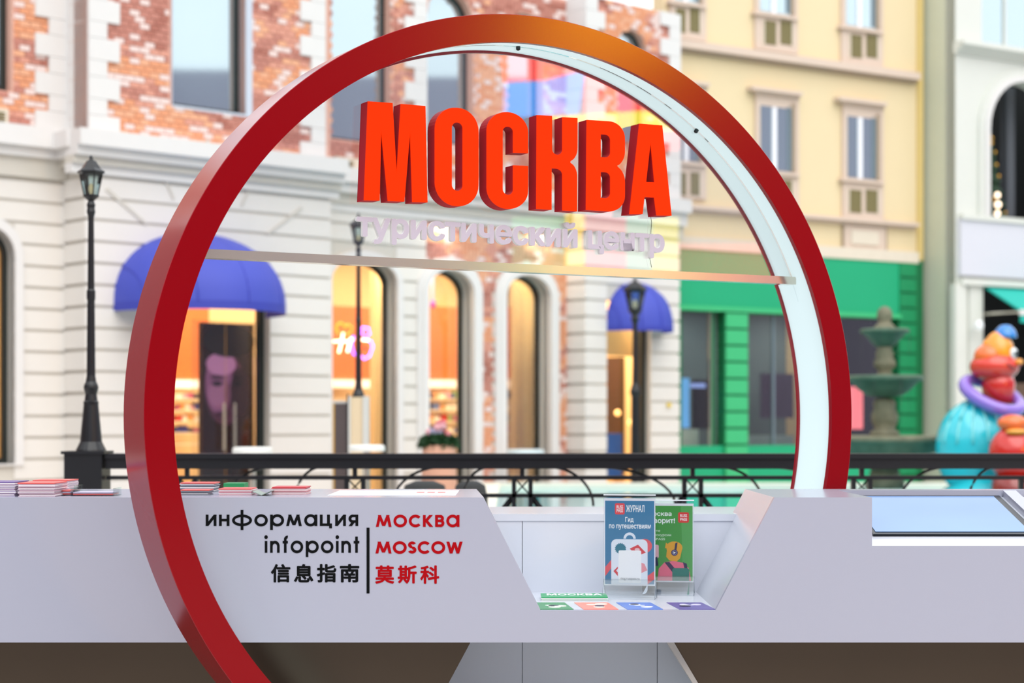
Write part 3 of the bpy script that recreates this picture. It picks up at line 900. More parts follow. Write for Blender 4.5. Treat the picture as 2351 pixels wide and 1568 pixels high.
# decorated tree and candles in the niche
ct = thing('decorated_tree', 'dark green tree with gold baubles standing in the round arch niche', 'tree', FGf.pt(FGf.U(2272, .5), qn[2], .45))
uc, zt = FGf.at(2272, 310, .45)
base = FGf.pt(uc, 0, .45)
prof = []
hz = zt - qn[2]
for k in range(7):
    prof += [(.30 * (1 - k / 7) + .02, qn[2] + hz * k / 7 + .03), (.19 * (1 - k / 7) + .01, qn[2] + hz * (k + .9) / 7)]
MB().lathe(base, prof, 14).build('foliage', mat('pine_green', '#14391f', .8, vary=.5, scale=20, bump=.6), ct)
for k in range(26):
    t = random.random() ** .8
    a = random.uniform(0, 2 * math.pi)
    r = .27 * (1 - t) + .02
    MB().ball(base + Vector((r * math.cos(a), r * math.sin(a), qn[2] + hz * t + .05)), .028, 8, 6).build('bauble', mat('gold_bauble', '#d9a63a', .25, metal=.6, emit='#c88a20', es=.15), ct, smooth=True)
for k, (x, y) in enumerate(((2290, 448), (2291, 470), (2290, 490))):
    p = FGf.pt(*FGf.at(x, y, .1), .1)
    tag(MB().ball(p, .055 - .008 * abs(k - 1), 10, 8).build('fairy_light', mat('warm_bulb', '#ffe8d0', .3, emit='#ffe0c0', es=1.5), None, smooth=True),
        ('top', 'middle', 'lowest')[k] + ' glowing bulb of the three beside the decorated tree', 'light', 'bulbs in the niche')

# ================================================================== THE RED RING SIGN
FR = Fr((0.0936, 7.196, 1.62), 28.45)
R1, R0, TH = 1.600, 1.489, 0.253
RS = thing('ring_sign', 'large red ring sign with white lining and glowing red letters', 'sign', FR.pt(0, -R1, TH / 2))
def strip(mb, prof, n=256):
    vs = []
    for r, o in prof:
        for i in range(n):
            a = 2 * math.pi * i / n
            vs.append(FR.pt(r * math.cos(a), r * math.sin(a), o))
    mb.add(vs, [(j * n + i, j * n + (i + 1) % n, (j + 1) * n + (i + 1) % n, (j + 1) * n + i) for j in range(len(prof) - 1) for i in range(n)])
mb = MB()
strip(mb, [(R0, 0), (R1 - .002, 0)])
mb.cur = 1
strip(mb, [(R1 - .002, 0), (R1, .002)])
strip(mb, [(R1, .002), (R1, TH)])
strip(mb, [(R1, TH), (R0, TH)])
strip(mb, [(R0, TH), (R0, TH - .012)])
strip(mb, [(R0, TH - .012), (R0 + .012, TH - .012)])
strip(mb, [(R0 + .012, .022), (R0, .022)])
strip(mb, [(R0, .022), (R0, 0)])
mb.build('ring_band', [M_RED, M_REDS], RS, smooth=True, weld=False)
mb = MB()
strip(mb, [(R0 + .011, TH - .0125), (R0 + .011, .0225), (R0 + .02, .0225), (R0 + .02, TH - .0125), (R0 + .011, TH - .0125)])
mb.build('white_lining', M_LINING, RS, smooth=True, weld=False)
def on_lining(x, y, o=.11):
    """direction round the ring of a photograph point on the lining"""
    best = min((abs(CX + FPX * p.x / p.y - x) + abs(HY - FPX * (p.z - EYE) / p.y - y), a) for a in range(0, 3600) for p in [FR.pt((R0 + .011) * math.cos(a * math.pi / 1800), (R0 + .011) * math.sin(a * math.pi / 1800), o)])
    return best[1] * math.pi / 1800
for x, y, o in ((1190, 118, .12), (1600, 310, .12), (750, 232, .22)):
    a = on_lining(x, y, o)
    d = Vector((math.cos(a), math.sin(a)))
    MB().tube([FR.pt(d.x * (R0 + .012), d.y * (R0 + .012), o), FR.pt(d.x * (R0 - .002), d.y * (R0 - .002), o), FR.pt(d.x * (R0 - .006), d.y * (R0 - .006), o)], [.009, .009, .004], 12).build('screw', M_SCREW, RS)
# thin joint line in the lining
mb = MB()
pts = [FR.pt((R0 + .0106) * math.cos(math.radians(a / 2)), (R0 + .0106) * math.sin(math.radians(a / 2)), .135) for a in range(40, 200)]
mb.tube(pts, .0006, 4).build('lining_joint', mat('pale_joint', '#8fa0a4', .5, emit='#c2d6da', es=.3), RS)
# cross bar, sheet
ub0 = -math.sqrt(R0 ** 2 - FR.Z(1150, 615, .10) ** 2)
zb1, zb0 = FR.Z(1150, 603.5, .10), FR.Z(1150, 622.5, .10)
bar_u = math.sqrt((R0 + .014) ** 2 - zb1 ** 2)
MB().box(FR, -bar_u, bar_u, zb0, zb1, .10, .155).build('cross_bar', M_STEEL, RS)
a0 = math.degrees(math.asin((zb1) / (R0 + .011)))
plate(FR, [arc(0, 0, R0 + .0105, R0 + .0105, a0, 180 - a0, 90)], .122, .130, 'acrylic_sheet', M_SHEET, RS)

# big letters: outlines read in the enlarged view of the photograph
LZ = 2.939
LO = .058
def lp(pts, shear=0.0, xc=0.0):
    return [FR.at(780 + x / LZ, 200 + (y + shear * (x - xc)) / LZ, LO) for x, y in pts]
def rrect(x0, y0, x1, y1, rx, ry, n=9):
    o = []
    for cx, cy, a in ((x1 - rx, y0 + ry, -90), (x1 - rx, y1 - ry, 0), (x0 + rx, y1 - ry, 90), (x0 + rx, y0 + ry, 180)):
        o += arc(cx, cy, rx, ry, a, a + 90, n)
    return o
LET = {}
LET['M'] = [lp([(190, 95), (357, 107), (385, 582), (412, 113), (579, 127), (593, 778), (490, 776), (475, 305), (437, 772), (325, 769), (280, 292), (270, 766), (163, 764)])]
LET['O'] = [lp(rrect(642, 139, 937, 803, 140, 150), .065, 790), lp(rrect(757, 238, 830, 699, 36, 38), .065, 790)]
c_out = arc(1132, 300, 140, 132, 180, 360, 20) + [(1272, 438), (1170, 440)] + arc(1135, 300, 35, 34, 360, 180, 12) + arc(1135, 690, 35, 36, 180, 0, 12) + [(1170, 525), (1272, 523)] + arc(1132, 690, 140, 132, 0, 180, 20)
LET['C'] = [lp(c_out, .06, 1132)]
k_out = [(1330, 196), (1433, 196)] + arc(1468, 420, 35, 36, 180, 0, 10) + [(1503, 200), (1605, 200), (1605, 400)] + arc(1545, 400, 60, 95, 0, 75, 8) + [(1556, 500)] + arc(1543, 598, 60, 95, -75, 0, 8) + [(1603, 830), (1503, 830), (1503, 590)] + arc(1458, 590, 45, 40, 0, -90, 8) + [(1430, 550), (1430, 830), (1327, 830)]
LET['K'] = [lp(k_out, .06, 1466)]
v_out = [(1667, 228)] + arc(1815, 338, 110, 110, -90, 0, 10) + [(1925, 430)] + arc(1840, 425, 85, 110, 0, 62, 8) + [(1872, 526)] + arc(1840, 632, 85, 110, -62, 0, 8) + [(1925, 720)] + arc(1815, 725, 110, 112, 0, 90, 10) + [(1662, 837)]
LET['V'] = [lp(v_out, .06, 1790), lp([(1762, 320), (1790, 320)] + arc(1792, 354, 34, 34, -90, 0, 6) + arc(1792, 440, 34, 34, 0, 90, 6) + [(1762, 474)], .06, 1790), lp([(1762, 574), (1790, 574)] + arc(1792, 608, 34, 34, -90, 0, 6) + arc(1792, 714, 34, 34, 0, 90, 6) + [(1762, 748)], .06, 1790)]
LET['A'] = [lp([(2022, 246), (2177, 258), (2240, 868), (2138, 866), (2122, 745), (2057, 742), (2045, 857), (1955, 858)]), lp([(2098, 372), (2124, 642), (2068, 640)])]
for ch, lab in (('M', 'first letter'), ('O', 'second letter'), ('C', 'third letter'), ('K', 'fourth letter'), ('V', 'fifth letter'), ('A', 'sixth letter')):
    L = plate(FR, LET[ch], LO + .004, LO + .066, 'channel_letter', M_LSIDE, RS)
    inner = plate(FR, LET[ch], LO, LO + .004, 'letter_face', M_LFACE, L)
# smaller line of letters underneath
sub = 'туристический центр'
zbl, zxh = FR.Z(835, 543.5, .108), FR.Z(835, 498, .108)
uS0, uS1 = FR.U(818, .108), FR.U(1525, .108)
full = text_mesh(sub, .034)
fx0, fx1 = min(v.co.x for v in full.vertices), max(v.co.x for v in full.vertices)
tm = text_mesh('т', .034)
ty0, ty1 = min(v.co.y for v in tm.vertices), max(v.co.y for v in tm.vertices)
for i, ch in enumerate(sub):
    if ch == ' ':
        continue
    pre = text_mesh(sub[:i + 1], 0)
    xr = max(v.co.x for v in pre.vertices)
    one = text_mesh(ch, .034)
    orr = max(v.co.x for v in one.vertices) - .034
    k = (uS1 - uS0) / (fx1 - fx0)
    kz = (zxh - zbl) / (ty1 - ty0)
    mb = MB()
    mb.add([FR.pt(uS0 + (v.co.x + xr - orr - fx0) * k, zbl + (v.co.y - ty0) * kz, .104 - (v.co.z - .5) * .002 if v.co.z > 0 else .1215) for v in one.vertices], [tuple(p.vertices) for p in one.polygons])
    mb.m = [0 if all(one.vertices[j].co.z > 0 for j in p.vertices) else 1 for p in one.polygons]
    mb.build('small_letter', [M_WLET, M_WLETS], RS)
MB().tube([FR.pt(*FR.at(x, y, .117), .117) for x, y in ((1493, 492), (1496, 510), (1494, 540), (1491, 570), (1492, 595), (1496, 614))], .0012, 6).build('cable', M_SCREW, RS)

# ================================================================== COUNTER
Y0 = 7.0
FK = Fr((0, Y0, 0), 0)
CT = thing('information_counter', 'long white information counter with angled cutout and black and red lettering', 'counter', (0.3, 7.4, 0))
def kp(x, y):
    return FK.at(x, y, 0)
ztop = kp(1000, 1142)[1]
zlow = kp(1000, 1253)[1]
znf = kp(1400, 1401)[1]
zsb = kp(1000, 1475)[1]
XL, XR = -2.75, 2.85
xa, xb2, xc, xd, xe = kp(1110, 0)[0], kp(1241, 0)[0], kp(1643, 0)[0], kp(1778, 0)[0], kp(2002, 0)[0]
front = [(XL, ztop), (xa, ztop), (xb2, znf), (xc, znf), (xd, ztop), (xe, ztop), (xe, zlow), (XR, zlow), (XR, zsb), (XL, zsb)]
plate(FK, [front], 0, .03, 'front_panel', M_CTR, CT)
DB = .88
def slab(name, pts_plan, z0, z1, m=M_CTR):
    n = len(pts_plan)
    mb = MB()
    mb.add([(x, Y0 + o, z0) for x, o in pts_plan] + [(x, Y0 + o, z1) for x, o in pts_plan], [tuple(range(n)), tuple(range(n, 2 * n))] + [(i, (i + 1) % n, n + (i + 1) % n, n + i) for i in range(n)])
    return mb.build(name, m, CT)
slab('counter_top', [(XL, .03), (xa, .03), (xa - .045, DB), (XL, DB)], ztop - .03, ztop)
slab('counter_top', [(xd, .03), (xe, .03), (xe, DB), (xd, DB)], ztop - .03, ztop)
slab('counter_top', [(xe, .745), (XR, .745), (XR, DB), (xe, DB)], ztop - .03, ztop)
slab('display_shelf', [(xb2 - .02, .03), (xc + .02, .03), (xc + .02, .75), (xb2 - .05, .75)], znf - .03, znf, M_CTR_LIT)
slab('underside', [(XL, .03), (XR, .03), (XR, DB), (XL, DB)], zsb, zsb + .03)
mb = MB()
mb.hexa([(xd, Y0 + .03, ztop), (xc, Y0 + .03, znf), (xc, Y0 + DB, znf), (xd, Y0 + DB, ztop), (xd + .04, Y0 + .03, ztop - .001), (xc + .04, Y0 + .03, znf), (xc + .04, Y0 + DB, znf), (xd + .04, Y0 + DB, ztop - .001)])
mb.build('sloping_side', M_CTR_LIT, CT)
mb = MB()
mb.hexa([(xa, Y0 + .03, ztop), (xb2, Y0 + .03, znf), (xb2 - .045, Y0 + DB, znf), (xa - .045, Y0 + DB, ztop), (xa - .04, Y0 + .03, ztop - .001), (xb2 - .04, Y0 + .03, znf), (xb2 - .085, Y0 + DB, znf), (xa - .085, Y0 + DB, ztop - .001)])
mb.build('sloping_side', M_CTR_LIT, CT)
# rear panels: three boards with open joints, and the ledge above
xs = [-.55, (1199 - CX) / FPX * 7.75, (1509 - CX) / FPX * 7.75, 1.06]
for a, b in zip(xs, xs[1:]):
    MB().box(FK, a + .0015, b - .0015, 0, 1.196, .75, .78).build('rear_panel', M_CTR_LIT, CT)
MB().box(FK, xs[0], xs[-1], 0, 1.195, .765, .80).build('joint_strip', M_SEAM, CT)
slab('rear_ledge', [(xs[0], .745), (xs[-1], .745), (xs[-1], 1.42), (xs[0], 1.42)], 1.175, 1.205, M_CTR_LIT)
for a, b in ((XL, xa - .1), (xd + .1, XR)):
    MB().box(FK, a, b, zsb, ztop - .03, DB - .03, DB).build('rear_panel', M_CTR_LIT, CT)
# bay with the slanting touch screen
zr = 1.6 - (1141 - HY) / FPX * 7.73
def tilt(x, t, lift=0.0):
    return Vector((x, Y0 + .73 * t, zlow + (zr - zlow) * t)) + Vector((0, -.215, .977)) * lift
def tslab(name, x0, x1, t0, t1, l0, l1, m, parent):
    mb = MB()
    mb.hexa([tilt(x0, t0, l0), tilt(x1, t0, l0), tilt(x1, t1, l0), tilt(x0, t1, l0), tilt(x0, t0, l1), tilt(x1, t0, l1), tilt(x1, t1, l1), tilt(x0, t1, l1)])
    return mb.build(name, m, parent)
tslab('slanting_deck', xe, XR, 0.0, 1.0, -.03, 0, M_CTR_LIT, CT)
slab('bay_wall', [(xe, .73), (2.10, .73), (2.10, .75), (xe, .75)], zr - .05, ztop)
slab('bay_wall', [(xe - .02, .03), (xe, .03), (xe, .75), (xe - .02, .75)], zsb + .03, ztop - .03)
mb = MB()
mb.hexa([(2.105, 7.0, zlow), (2.105, 7.73, zr), (2.16, 7.73, zr), (2.16, 7.0, zlow), (2.105, 7.0, zlow + .03), (2.105, 7.73, ztop), (2.16, 7.73, ztop), (2.16, 7.0, zlow + .03)])
mb.build('bay_wall', M_CTR, CT)
sc2 = tslab('touch_screen', xe + .03, 2.085, .175, .985, .0005, .010, mat('black_bezel', '#141a22', .3, spec=.25), CT)
tslab('screen_glass', xe + .045, 2.055, .215, .955, .0105, .0125, mat('pale_blue_screen', '#3c5f92', .12, spec=.3, vary=.25, scale=1.2, emit='#8fb4e0', es=.14, alt='#6b8fc0'), sc2)
# lower stage in brushed metal
def at2(x, y, o=.2):
    return FK.at(x, y, o)
zf = 0.0
def edge_x(x0, y0, x1, y1, z):
    p, q = at2(x0, y0), at2(x1, y1)
    return p[0] + (q[0] - p[0]) * (z - p[1]) / (q[1] - p[1])
zt2 = zsb + .01
plate(FK, [[(XL, 0), (edge_x(1080, 1475, 1030, 1568, 0), 0), (edge_x(1080, 1475, 1030, 1568, zt2), zt2), (XL, zt2)]], .2, .23, 'metal_plinth', M_BRUSH, CT)
plate(FK, [[(edge_x(1548, 1475, 1603, 1568, 0), 0), (XR, 0), (XR, zt2), (edge_x(1548, 1475, 1603, 1568, zt2), zt2)]], .2, .23, 'metal_plinth', M_BRUSH, CT)
plate(FK, [[(edge_x(1531, 1475, 1590, 1568, 0), 0), (edge_x(1547.5, 1475, 1602.5, 1568, 0), 0), (edge_x(1547.5, 1475, 1602.5, 1568, zt2), zt2), (edge_x(1531, 1475, 1590, 1568, zt2), zt2)]], .185, .6, 'plinth_side', mat('satin_grey_edge', '#b5b3b0', .4), CT)

# ---- lettering on the counter: geometric strokes
SW = .235
def gV(x, y0, y1):
    return [(x - SW / 2, y0), (x + SW / 2, y0), (x + SW / 2, y1), (x - SW / 2, y1)]
def gH(x0, x1, y, w=None):
    w = (w or SW * .92) / 2
    return [(x0, y - w), (x1, y - w), (x1, y + w), (x0, y + w)]
def gD(x0, y0, x1, y1):
    L = math.hypot(x1 - x0, y1 - y0)
    w = SW / 2 * L / abs(y1 - y0)
    return [(x0 - w, y0), (x0 + w, y0), (x1 + w, y1), (x1 - w, y1)]
def gA(cx, cy, rx, ry, a0=0, a1=360):
    n = max(6, int(abs(a1 - a0) / 10))
    h = SW / 2
    return arc(cx, cy, rx + h, ry + h, a0, a1, n) + arc(cx, cy, rx - h, ry - h, a1, a0, n)
def gRing(cx, cy, rx, ry):
    return [gA(cx, cy, rx, ry, 0, 180), gA(cx, cy, rx, ry, 180, 360)]
h = SW / 2
EMM = [gD(.12, 0, .34, 1), gD(.30, 1, .67, .08), gD(.67, .08, 1.04, 1), gD(1.0, 1, 1.22, 0)]
OH = gRing(.56, .5, .46, .42)
PE = [gV(h, -.36, 1)] + gRing(.62, .5, .46, .42)
CE = [gA(.56, .5, .45, .42, 42, 318)]
GLY = {
    'и': (.92, [gV(h, 0, 1), gV(.80, 0, 1), gD(h, .05, .80, .95)]), 'н': (.90, [gV(h, 0, 1), gV(.78, 0, 1), gH(h, .78, .52)]),
    'ф': (1.72, gRing(.86, .5, .74, .40) + [gV(.86, -.36, 1.42)]), 'о': (1.12, OH), 'р': (1.16, PE), 'м': (1.34, EMM),
    'а': (1.12, gRing(.54, .5, .43, .42) + [gV(1.0, 0, 1)]), 'ц': (1.10, [gV(h, 0, 1), gV(.74, 0, 1), gH(0, 1.02, h), gV(.92, -.2, .2)]),
    'я': (.84, [gV(.72, 0, 1), gH(.36, .72, .89), gH(.36, .72, .40), gA(.37, .645, .245, .245, 90, 270), gD(.16, 0, .46, .42)]),
    'i': (SW, [gV(h, 0, 1), arc(h, 1.33, .16, .16, 0, 350, 20)]), 'n': (.88, [gV(h, 0, 1), gV(.76, 0, .58), gA(.44, .56, .32, .34, 0, 180)]),
    'f': (.52, [gV(.26, 0, 1.14), gA(.46, 1.14, .20, .20, 80, 180), gH(.02, .5, .90)]), 'o': (1.12, OH), 'p': (1.16, PE),
    't': (.52, [gV(.26, 0, 1.38), gH(.0, .52, .90)]), 'с': (1.02, CE), 'к': (.86, [gV(h, 0, 1), gD(.26, .5, .68, 1), gD(.26, .55, .72, 0)]),
    'в': (.78, [gV(h, 0, 1), gH(.1, .46, .90), gH(.1, .46, .52), gH(.1, .48, .10), gA(.44, .71, .19, .19, -90, 90), gA(.46, .31, .21, .21, -90, 90)]),
    'm': (1.34, EMM), 's': (.70, [gA(.35, .73, .22, .17, 25, 270), gA(.35, .29, .24, .18, -155, 90)]), 'c': (1.02, CE),
    'w': (1.34, [gD(.12, 1, .40, 0), gD(.38, 0, .68, .95), gD(.66, .95, .96, 0), gD(.94, 0, 1.22, 1)]),
}
def stroke_text(body, x0, x1, ybase, xh, m, name, gap=.20):
    tot = sum(GLY[c][0] for c in body) + gap * (len(body) - 1)
    u0, z0 = kp(x0, ybase)
    u1 = kp(x1, ybase)[0]
    kx = (u1 - u0) / tot
    kz = xh / FPX * Y0
    x = 0
    word = thing(name, None, None, (u0, Y0, z0))
    word.parent = CT
    word.location = Vector((u0, Y0, z0)) - CT.location
    for c in body:
        w, loops = GLY[c]
        mb = MB()
        for i, l in enumerate(loops):
            n = len(l)
            o = -.0012 - .0002 * i
            mb.add([FK.pt(u0 + (x + p[0]) * kx, z0 + p[1] * kz, o) for p in l] + [FK.pt(u0 + (x + p[0]) * kx, z0 + p[1] * kz, .0005) for p in l],
                   [tuple(range(n))] + [(k, (k + 1) % n, n + (k + 1) % n, n + k) for k in range(n)])
        mb.build('character', m, word)
        x += w + gap
stroke_text('информация', 472.5, 822.5, 1207.5, 26, M_BLACKT, 'printed_word', .22)
stroke_text('infopoint', 608, 825, 1269, 27, M_BLACKT, 'printed_word', .26)
stroke_text('москва', 863, 1055, 1209.5, 27, M_REDT, 'printed_word', .18)
stroke_text('moscow', 862, 1062, 1270.5, 27, M_REDT, 'printed_word', .12)
for body, x0, x1, y0, y1, m in (('信息指南', 622, 825, 1295, 1337, M_BLACKT), ('莫斯科', 861.5, 1008.5, 1298, 1340, M_REDT)):
    n = len(body)
    pitch = (x1 - x0 + 8) / n
    for i, c in enumerate(body):
        a = kp(x0 + i * pitch, y1)
        b = kp(x0 + i * pitch + pitch - 8, y0)
        text_on(FK, c, a[0], b[0], a[1], b[1], -.0014, .0004, 'printed_character', m, CT, bold=.028)
a, b = kp(841.8, 1362), kp(848.4, 1211.5)
MB().box(FK, a[0], b[0], a[1], b[1], -.002, .0005).build('divider_bar', M_BLACKT, CT)

# ================================================================== PRINTED THINGS ON THE COUNTER
def stack(x0, x1, ybot, n, th, depth, cover, edge, label, yaw=0.0, zsurf=None, title=None, jitter=.004):
    zs = ztop if zsurf is None else zsurf
    Y = (EYE - zs) * FPX / (ybot - HY)
    X0, X1 = (x0 - CX) / FPX * Y, (x1 - CX) / FPX * Y
    t = thing('leaflet_stack', label, 'leaflets', ((X0 + X1) / 2, Y + depth / 2, zs), 'leaflet stacks on the counter')
    w = X1 - X0
    fr = Fr(((X0 + X1) / 2, Y, zs), yaw)
    for k in range(n):
        dx, do = random.uniform(-jitter, jitter), random.uniform(0, jitter)
        last = k == n - 1
        MB().box(fr, -w / 2 + dx, w / 2 + dx, k * th + .0004, (k + 1) * th - (.0006 if not last else 0), do, depth + do).build('leaflet', cover if last else mat(edge[k % len(edge)], '#' + edge[k % len(edge)], .6), t)
    if title:
        zz = n * th + .0006
        me = text_mesh(title, .03)
        xs_ = [v.co.x for v in me.vertices]
        ys_ = [v.co.y for v in me.vertices]
        x0_, x1_, y0_, y1_ = min(xs_), max(xs_), min(ys_), max(ys_)
        mb = MB()
        mb.add([fr.pt(-w * .42 + (v.co.x - x0_) / (x1_ - x0_) * w * .84, zz + (v.co.z - .5) * .004 if v.co.z > 0 else zz - .0004, depth * .45 + (v.co.y - y0_) / (y1_ - y0_) * depth * .42) for v in me.vertices], [tuple(p.vertices) for p in me.polygons])
        mb.build('cover_title', M_SIGNW, t)
    return t
C_PINK = mat('coral_cover', '#ef6a66', .4, vary=.1)
C_RED = mat('red_cover', '#d9404a', .4, vary=.2)
C_VIO = mat('violet_cover', '#7a66a8', .4, vary=.35, scale=20)
C_GRN = mat('green_cover', '#2f9e62', .4, vary=.1)
EDG = ['c7bcd6', 'ece6ee', 'b69fc0', 'f1edf2']
stack(-60, 34, 1140, 13, .0044, .21, C_VIO, EDG, 'violet topped leaflet stack at the counter edge, leftmost of all')
stack(42, 126, 1140.5, 13, .0042, .20, C_PINK, ['d7c4d2', 'f1e8ee', 'c5a3b4'], 'tall coral covered leaflet stack beside the violet one')
stack(74, 158, 1133, 12, .0046, .16, C_PINK, ['d7c4d2', 'f1e8ee'], 'coral leaflet stack standing behind the tall coral stack')
stack(412, 478, 1137, 5, .0044, .11, C_PINK, ['8b8f9c', 'f1eef2', '6a6f7c'], 'lower front leaflet stack just inside the ring')
stack(412, 492, 1130, 9, .0044, .13, C_PINK, ['9aa6b6', 'f1eef2', '5a6472'], 'higher rear leaflet stack just inside the ring')
stack(503, 578, 1137, 6, .0044, .16, C_PINK, ['e6b8c2', 'f3eaee', 'd99aa8'], 'pink leaflet stack with a green sheet behind it')
stack(624, 703, 1135.5, 7, .0043, .17, C_RED, ['efc4c8', 'f3eaee', 'd9868f'], 'red leaflet stack beside the flat printed sheet')
# clear leaflet trays
for k, (x0, x1, yb, hh) in enumerate(((128, 172, 1138, 18), (162, 262, 1139, 14))):
    Y = (EYE - ztop) * FPX / (yb - HY)
    X0, X1 = (x0 - CX) / FPX * Y, (x1 - CX) / FPX * Y
    H = hh / FPX * Y
    t = thing('leaflet_tray', ('small clear plastic leaflet tray next to the coral stacks', 'wide clear plastic leaflet tray left of the ring')[k], 'tray', ((X0 + X1) / 2, Y + .06, ztop), 'clear leaflet trays')
    fr = Fr((0, Y, ztop), 0)
    MB().box(fr, X0, X1, 0, H, 0, .004).build('front_wall', M_ACR, t)
    MB().box(fr, X0, X0 + .004, 0, H * 1.3, 0, .14).build('side_wall', M_ACR, t)
    MB().box(fr, X1 - .004, X1, 0, H * 1.3, 0, .14).build('side_wall', M_ACR, t)
    MB().box(fr, X0, X1, 0, .003, 0, .14).build('tray_floor', M_ACR, t)
    for j in range(3 - k):
        MB().box(fr, X0 + .008, X1 - .01, .004 + j * .006, .009 + j * .006, .01, .13).build('leaflet', (C_PINK, mat('pale_lilac_sheet', '#cfc4dc', .5), C_PINK)[j], t)
# open folded leaflets, green sheet, flat sheet
def flat(x0, x1, yf, yb, name, label, cat, m, th=.002, parent=None, lift=0.0, zs=None, skew=0.0, group=None):
    zz = (ztop if zs is None else zs) + lift
    Ya, Yb = (EYE - zz) * FPX / (yf - HY), (EYE - zz) * FPX / (yb - HY)
    Xa, Xb = (x0 - CX) / FPX * Ya, (x1 - CX) / FPX * Ya
    mb = MB()
    mb.hexa([(Xa, Ya, zz), (Xb, Ya, zz), (Xb + skew, Yb, zz), (Xa + skew, Yb, zz), (Xa, Ya, zz + th), (Xb, Ya, zz + th), (Xb + skew, Yb, zz + th), (Xa + skew, Yb, zz + th)])
    o = mb.build(name, m, parent)
    if parent is None:
        tag(o, label, cat, group)
    return o, (Xa, Xb, Ya, Yb, zz + th)
flat(513, 560, 1121, 1118.5, 'leaflet', 'green sheet lying behind the pink leaflet stack', 'leaflet', C_GRN, th=.022)
for k, (xa_, xb_) in enumerate(((580, 600), (600, 620))):
    Y = 7.15
    X0, X1 = (xa_ - CX) / FPX * Y, (xb_ - CX) / FPX * Y
    z0, z1 = (ztop + .001, ztop + .016)
    ha, hb = (z1, z0) if k == 0 else (z0, z1)
    mb = MB()
    mb.hexa([(X0, Y, ha), (X1 - .0005, Y, hb), (X1 - .0005, Y + .15, hb), (X0, Y + .15, ha), (X0, Y, ha + .003), (X1 - .0005, Y, hb + .003), (X1 - .0005, Y + .15, hb + .003), (X0, Y + .15, ha + .003)])
    tag(mb.build('open_leaflet', mat('grey_green_leaflet', '#9fb0a8', .5, vary=.4, scale=20), None), ('near', 'far')[k] + ' half of an opened leaflet between the pink and red stacks', 'leaflet', 'opened leaflets')
sh, q = flat(752, 1046, 1137.5, 1126, 'printed_sheet', 'flat pale blue printed sheet on the counter top near the cutout', 'sheet', mat('pale_blue_print', '#dfe7ef', .35, vary=.05), th=.0015)
Xa, Xb, Ya, Yb, zz = q
for k in range(7):
    x = Xa + (Xb - Xa) * (.33 + .085 * k)
    w = (Xb - Xa) * .06
    yy = Ya + (Yb - Ya) * .45
    MB().hexa([(x, yy, zz), (x + w, yy, zz), (x + w, yy + .08, zz), (x, yy + .08, zz), (x, yy, zz + .0006), (x + w, yy, zz + .0006), (x + w, yy + .08, zz + .0006), (x, yy + .08, zz + .0006)]).build('print_block', C_PINK if k > 3 else mat('white_print', '#f6f6f8', .4), sh)
# cards and booklets in the cutout
CARDS = [(1241, 1317, '#2f8a4e', 'green card with a white hand drawing at the cutout edge', '#eef4ee'), (1340, 1420, '#f08a78', 'coral card lying between the green and the blue card', '#fbe3d8'),
         (1440, 1522, '#5a7fd0', 'sky blue card lying in the cutout', '#dfe6f6'), (1560, 1643, '#5d4f9c', 'violet card at the foot of the sloping side', '#d8d4ee')]
for x0, x1, col, lab, ink in CARDS:
    m = mat('card' + col[1:], col, .35, vary=.15, scale=12)
    o, (Xa, Xb, Ya, Yb, zz) = flat(x0, x1, 1399.5, 1384, 'card', lab, 'card', m, zs=znf, skew=-.028, group='cards in the cutout')
    cx, cy = (Xa + Xb) / 2 - .012, (Ya + Yb) / 2
    for j in range(5):
        a = random.uniform(0, 6.28)
        px, py = cx + random.uniform(-.035, .035), cy + random.uniform(-.06, .06)
        mb = MB()
        n = 12
        rx, ry = random.uniform(.012, .026), random.uniform(.012, .03)
        mb.add([(px + rx * math.cos(2 * math.pi * i / n + a), py + ry * math.sin(2 * math.pi * i / n + a), zz + .0004 + .0003 * j) for i in range(n)] + [(px + rx * math.cos(2 * math.pi * i / n + a), py + ry * math.sin(2 * math.pi * i / n + a), zz - .0002) for i in range(n)],
               [tuple(range(n))] + [(i, (i + 1) % n, n + (i + 1) % n, n + i) for i in range(n)])
        mb.build('print_shape', mat('ink' + (ink[1:] if j < 4 else col[1:] + 'd'), ink if j < 4 else '#2a2440', .4), o)
stack(1244, 1397, 1380.5, 4, .0042, .17, C_GRN, ['dfe3e4', 'bcd3c6', 'f2f4f4'], 'long green booklet stack with white title beside the table stand', zsurf=znf, title='МОСКВА', jitter=.003)

